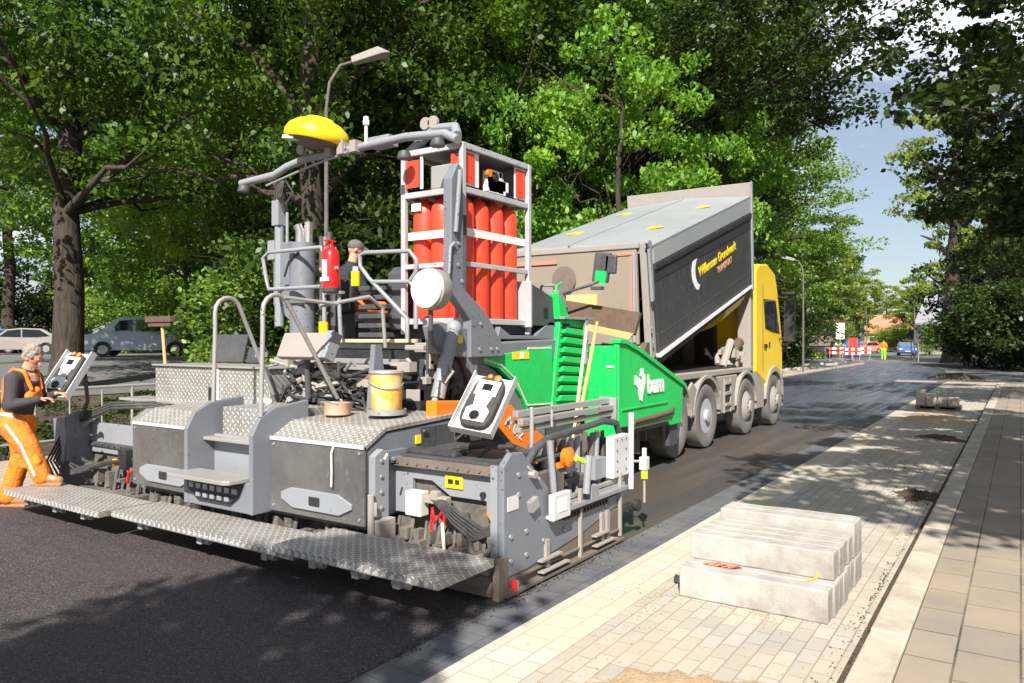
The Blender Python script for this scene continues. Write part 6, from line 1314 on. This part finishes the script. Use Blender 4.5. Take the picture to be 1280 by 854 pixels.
def limbs(seed, h, r0, cz, rx, rz, n=9, lean=.02, fork=1):
    rnd_ = random.Random(seed); m = MB()
    def bend(a, b_, k, r1, r2, seg=5):
        a, b_ = Vector(a), Vector(b_); pts = [a.lerp(b_, i / seg) + (Vector((rnd_.uniform(-k, k), rnd_.uniform(-k, k), rnd_.uniform(-k, k) + .25 * k * math.sin(math.pi * i / seg) * 3)) if 0 < i < seg else Vector()) for i in range(seg + 1)]
        m.tube(pts, [r1 + (r2 - r1) * i / seg for i in range(seg + 1)], 9); return pts
    top = (h * lean * rnd_.uniform(-2, 2), h * lean * rnd_.uniform(-2, 2), cz + rz * .7)
    m.tube([(0, 0, -.3), (0, 0, .15), (0, 0, .6)], [r0 * 1.7, r0 * 1.25, r0 * 1.02], 12)
    tr = bend((0, 0, .5), top, .10, r0 * 1.02, r0 * .25, 8)
    for i in range(n):
        q = tr[rnd_.randint(2, 7)]; a = rnd_.uniform(0, 6.28); L = rx * rnd_.uniform(.5, .95)
        e = (q[0] + L * math.cos(a), q[1] + L * math.sin(a), min(cz + rz * .8, q[2] + L * rnd_.uniform(.15, .8)))
        b1 = bend(q, e, .16, r0 * .30, r0 * .05)
        for _ in range(2):
            s_ = b1[rnd_.randint(2, 4)]; a2 = a + rnd_.uniform(-1, 1); bend(s_, (s_[0] + L * .5 * math.cos(a2), s_[1] + L * .5 * math.sin(a2), s_[2] + L * rnd_.uniform(0, .4)), .1, r0 * .12, r0 * .03, 4)
    return m
variants = {}
def variant(key, seed, cz, rx, rz, nclump, per, size, mat, r0, **k):
    tm = limbs(seed, cz + rz, r0, cz, rx, rz, k.get('nl', 9)).build('trunk_' + key, 'bark', None, off=(0, 0, 0), smooth=True)
    me = tm.data; bpy.data.objects.remove(tm)
    cm = leafmesh('crown_' + key, seed + 1, crown_clumps(seed + 2, nclump, cz, rx, rz, k.get('rc', (.7, 1.3)), k.get('hollow', .35)), per, size, mat, k.get('flat', .4), .95, k.get('up', 1.1))
    variants[key] = (me, cm)
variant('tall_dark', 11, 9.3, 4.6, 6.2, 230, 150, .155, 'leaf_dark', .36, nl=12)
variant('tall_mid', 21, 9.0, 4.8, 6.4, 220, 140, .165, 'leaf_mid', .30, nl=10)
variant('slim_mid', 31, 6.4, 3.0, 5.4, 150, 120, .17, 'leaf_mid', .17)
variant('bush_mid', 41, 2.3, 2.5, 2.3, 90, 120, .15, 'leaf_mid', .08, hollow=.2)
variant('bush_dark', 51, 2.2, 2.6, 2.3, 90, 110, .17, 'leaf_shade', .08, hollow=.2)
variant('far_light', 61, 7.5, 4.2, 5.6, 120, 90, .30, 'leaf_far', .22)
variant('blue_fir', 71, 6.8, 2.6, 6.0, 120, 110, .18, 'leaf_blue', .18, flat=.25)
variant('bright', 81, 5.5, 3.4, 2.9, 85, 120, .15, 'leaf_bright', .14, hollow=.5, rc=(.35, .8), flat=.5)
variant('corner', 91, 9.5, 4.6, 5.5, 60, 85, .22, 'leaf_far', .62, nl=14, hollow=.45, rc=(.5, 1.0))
variant('lit_mid', 95, 6.6, 3.6, 5.6, 170, 110, .19, 'leaf_mid', .17, hollow=.4)
def tree(key, name, lab, x, y, s=1.0, rot=0, sz=None, cat='tree', grp=None, nocrown=False):
    t = thing(name, lab, cat, (x, y, gz(x, y)), grp, False); t.rotation_euler = (0, 0, R(rot)); t.scale = (s, s, sz or s)
    me, cm = variants[key]
    o = bpy.data.objects.new('trunk', me); COL.objects.link(o); o.parent = t
    if not nocrown: o = bpy.data.objects.new('crown', cm); COL.objects.link(o); o.parent = t
    return t
def tp(key, name, lab, px_, d, s=1.0, rot=0, sz=None, **k): x, y = wpos(px_, d); return tree(key, name, lab, x, y, s, rot, sz, **k)
# nearest row behind the paver
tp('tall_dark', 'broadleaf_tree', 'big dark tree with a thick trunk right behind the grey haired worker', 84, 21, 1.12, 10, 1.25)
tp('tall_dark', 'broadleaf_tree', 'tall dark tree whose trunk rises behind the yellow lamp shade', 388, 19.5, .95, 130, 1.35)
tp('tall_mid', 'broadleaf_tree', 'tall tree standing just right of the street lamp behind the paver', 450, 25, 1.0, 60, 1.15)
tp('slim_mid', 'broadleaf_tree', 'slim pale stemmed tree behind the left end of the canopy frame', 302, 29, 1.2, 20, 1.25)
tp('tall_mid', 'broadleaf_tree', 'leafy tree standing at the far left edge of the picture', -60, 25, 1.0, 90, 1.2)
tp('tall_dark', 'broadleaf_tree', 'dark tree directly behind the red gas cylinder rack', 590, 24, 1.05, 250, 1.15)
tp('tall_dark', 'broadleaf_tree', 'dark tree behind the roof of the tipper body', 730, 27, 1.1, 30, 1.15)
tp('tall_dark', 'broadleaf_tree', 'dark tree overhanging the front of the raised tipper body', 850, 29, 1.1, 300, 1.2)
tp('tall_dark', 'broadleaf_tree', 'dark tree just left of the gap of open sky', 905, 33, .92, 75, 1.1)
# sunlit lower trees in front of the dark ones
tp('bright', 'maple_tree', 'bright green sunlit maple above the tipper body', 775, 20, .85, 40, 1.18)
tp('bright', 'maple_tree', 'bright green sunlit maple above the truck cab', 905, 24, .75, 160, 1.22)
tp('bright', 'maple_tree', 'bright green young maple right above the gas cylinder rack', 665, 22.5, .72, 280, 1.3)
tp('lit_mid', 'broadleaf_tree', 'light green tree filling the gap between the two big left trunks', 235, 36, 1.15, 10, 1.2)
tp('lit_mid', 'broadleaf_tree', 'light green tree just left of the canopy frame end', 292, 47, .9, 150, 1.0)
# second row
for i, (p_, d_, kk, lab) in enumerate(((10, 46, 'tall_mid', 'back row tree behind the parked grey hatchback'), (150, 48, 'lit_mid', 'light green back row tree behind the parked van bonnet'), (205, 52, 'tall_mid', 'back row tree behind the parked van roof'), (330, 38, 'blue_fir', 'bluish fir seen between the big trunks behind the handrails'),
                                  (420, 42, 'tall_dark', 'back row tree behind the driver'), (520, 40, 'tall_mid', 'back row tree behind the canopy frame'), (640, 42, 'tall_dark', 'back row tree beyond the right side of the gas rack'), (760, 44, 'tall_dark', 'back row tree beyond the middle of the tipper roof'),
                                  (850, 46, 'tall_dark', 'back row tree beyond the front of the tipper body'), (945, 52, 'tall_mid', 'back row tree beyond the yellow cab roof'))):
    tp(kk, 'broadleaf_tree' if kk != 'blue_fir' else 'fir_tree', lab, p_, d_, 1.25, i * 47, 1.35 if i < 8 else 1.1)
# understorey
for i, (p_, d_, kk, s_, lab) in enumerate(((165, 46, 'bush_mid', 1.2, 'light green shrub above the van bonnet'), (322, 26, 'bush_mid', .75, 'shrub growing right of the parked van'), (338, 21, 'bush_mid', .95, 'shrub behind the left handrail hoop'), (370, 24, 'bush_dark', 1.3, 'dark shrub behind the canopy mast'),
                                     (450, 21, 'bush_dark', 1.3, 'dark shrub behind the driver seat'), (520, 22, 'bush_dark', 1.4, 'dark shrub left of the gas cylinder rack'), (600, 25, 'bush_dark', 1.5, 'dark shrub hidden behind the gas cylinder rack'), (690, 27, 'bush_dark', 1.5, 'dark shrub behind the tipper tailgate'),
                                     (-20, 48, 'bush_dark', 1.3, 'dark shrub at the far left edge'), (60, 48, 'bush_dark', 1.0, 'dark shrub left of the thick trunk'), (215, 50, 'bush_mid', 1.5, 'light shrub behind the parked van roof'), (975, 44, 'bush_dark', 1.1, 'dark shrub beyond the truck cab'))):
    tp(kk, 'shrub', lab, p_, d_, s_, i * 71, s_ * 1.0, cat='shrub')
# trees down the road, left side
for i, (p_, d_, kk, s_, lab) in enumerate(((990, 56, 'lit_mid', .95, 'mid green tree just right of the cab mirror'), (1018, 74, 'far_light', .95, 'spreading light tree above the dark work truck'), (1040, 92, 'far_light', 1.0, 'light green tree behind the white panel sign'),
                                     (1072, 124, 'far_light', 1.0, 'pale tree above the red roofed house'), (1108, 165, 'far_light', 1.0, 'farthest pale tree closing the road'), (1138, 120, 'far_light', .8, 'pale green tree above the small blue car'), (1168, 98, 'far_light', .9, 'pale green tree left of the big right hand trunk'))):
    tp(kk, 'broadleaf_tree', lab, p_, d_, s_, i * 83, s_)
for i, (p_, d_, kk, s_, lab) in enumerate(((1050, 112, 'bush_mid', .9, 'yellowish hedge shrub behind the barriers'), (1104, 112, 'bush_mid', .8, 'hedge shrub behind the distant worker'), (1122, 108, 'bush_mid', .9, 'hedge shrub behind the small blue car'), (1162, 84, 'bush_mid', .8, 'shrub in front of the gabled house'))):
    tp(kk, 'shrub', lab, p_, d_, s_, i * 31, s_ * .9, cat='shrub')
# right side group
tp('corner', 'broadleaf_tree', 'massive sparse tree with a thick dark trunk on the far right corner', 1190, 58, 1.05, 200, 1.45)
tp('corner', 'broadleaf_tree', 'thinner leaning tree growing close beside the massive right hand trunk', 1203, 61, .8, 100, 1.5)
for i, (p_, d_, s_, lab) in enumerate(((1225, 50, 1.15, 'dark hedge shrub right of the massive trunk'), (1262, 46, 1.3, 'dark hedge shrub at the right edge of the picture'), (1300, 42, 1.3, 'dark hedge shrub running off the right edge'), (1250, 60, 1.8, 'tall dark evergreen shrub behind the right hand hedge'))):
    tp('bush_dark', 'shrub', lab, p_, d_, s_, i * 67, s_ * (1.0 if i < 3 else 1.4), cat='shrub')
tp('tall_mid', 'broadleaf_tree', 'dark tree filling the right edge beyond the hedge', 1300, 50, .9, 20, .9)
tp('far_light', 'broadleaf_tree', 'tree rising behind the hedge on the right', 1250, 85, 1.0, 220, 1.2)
# roadside trees on the right: their boughs hang into the top right corner, and they throw the dappled shade
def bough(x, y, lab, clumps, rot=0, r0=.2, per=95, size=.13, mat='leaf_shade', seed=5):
    t = thing('roadside_tree', lab, 'tree', (x, y, 0), None, False)
    m = MB(); m.tube([(0, 0, -.3), (0, 0, .5), (.05, .03, 3), (0, .1, 7.5)], [r0 * 1.5, r0, r0 * .85, r0 * .4], 12)
    for c_ in clumps[::2]:
        z0 = max(2.6, min(7.0, c_[2] - 1.5)); e = Vector((c_[0], c_[1], c_[2])); a = Vector((.02, .04, z0)); md = a.lerp(e, .5) + Vector((0, 0, .35)); m.tube([a, a.lerp(e, .25) + Vector((0, 0, .25)), md, e], [r0 * .3, r0 * .2, r0 * .12, .012], 7)
    m.build('trunk', 'bark', t, off=(0, 0, 0), smooth=True)
    me = leafmesh('crown', seed, np.array(clumps), per, size, mat, .45, 1.0, 1.0); o = bpy.data.objects.new('crown', me); COL.objects.link(o); o.parent = t
    return t
def cl(seed, n, cx, cy, cz, rx, ry, rz, rc=(.35, .8)):
    g = random.Random(seed); out = []
    while len(out) < n:
        a = [g.uniform(-1, 1) for _ in range(3)]
        if sum(q * q for q in a) < 1: out.append((cx + a[0] * rx, cy + a[1] * ry, cz + a[2] * rz, g.uniform(*rc)))
    return out
RIGHT_TREES = [
 (3.2, 13.0, 'roadside tree whose dark boughs hang into the top right corner', cl(1, 105, -2.3, 0, 6.2, 3.0, 3.4, 2.4) + cl(11, 26, -2.4, .5, 3.9, 1.9, 2.4, .9, (.25, .5)), 1),
 (3.0, 24.0, 'second roadside tree on the right, its boughs above the far pavement', cl(2, 110, -2.4, 0, 7.0, 3.4, 4, 3.0) + cl(12, 34, -2.8, 0, 4.6, 1.9, 3, 1.4), 2),
 (3.4, 3.0, 'roadside tree beside the viewer shading the parking bay', cl(3, 125, .1, 1.5, 7.8, 3.2, 5.2, 1.5, (.4, .9)), 3),
 (1.5, -6.5, 'tree behind the viewer that shades the fresh asphalt', cl(4, 26, -1.75, 1.15, 7.4, 1.0, 2.1, .9), 4),
 (3.5, 36.0, 'third roadside tree on the right, dark above the far end of the bay', cl(5, 130, -1.6, 0, 6.4, 4.0, 4, 3.9), 5),
 (-11.6, 23.5, 'tall dark tree behind the truck whose boughs reach over the road', cl(6, 140, 5.8, -1.0, 10.2, 4.6, 3.2, 2.5, (.4, .9)), 6),
]
RT_ = RIGHT_TREES
for i, (x, y, lab, cs, sd_) in enumerate(RT_):
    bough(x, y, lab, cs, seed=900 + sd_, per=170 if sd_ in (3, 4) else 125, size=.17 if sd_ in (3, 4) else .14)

# low ivy and litter under the trees on the left bank
g_ = np.random.default_rng(77); cc = []
for _ in range(420):
    x, y = g_.uniform(-20.3, -13.0), g_.uniform(1, 30); cc.append((x, y, gz(x, y) + .06, g_.uniform(.25, .55)))
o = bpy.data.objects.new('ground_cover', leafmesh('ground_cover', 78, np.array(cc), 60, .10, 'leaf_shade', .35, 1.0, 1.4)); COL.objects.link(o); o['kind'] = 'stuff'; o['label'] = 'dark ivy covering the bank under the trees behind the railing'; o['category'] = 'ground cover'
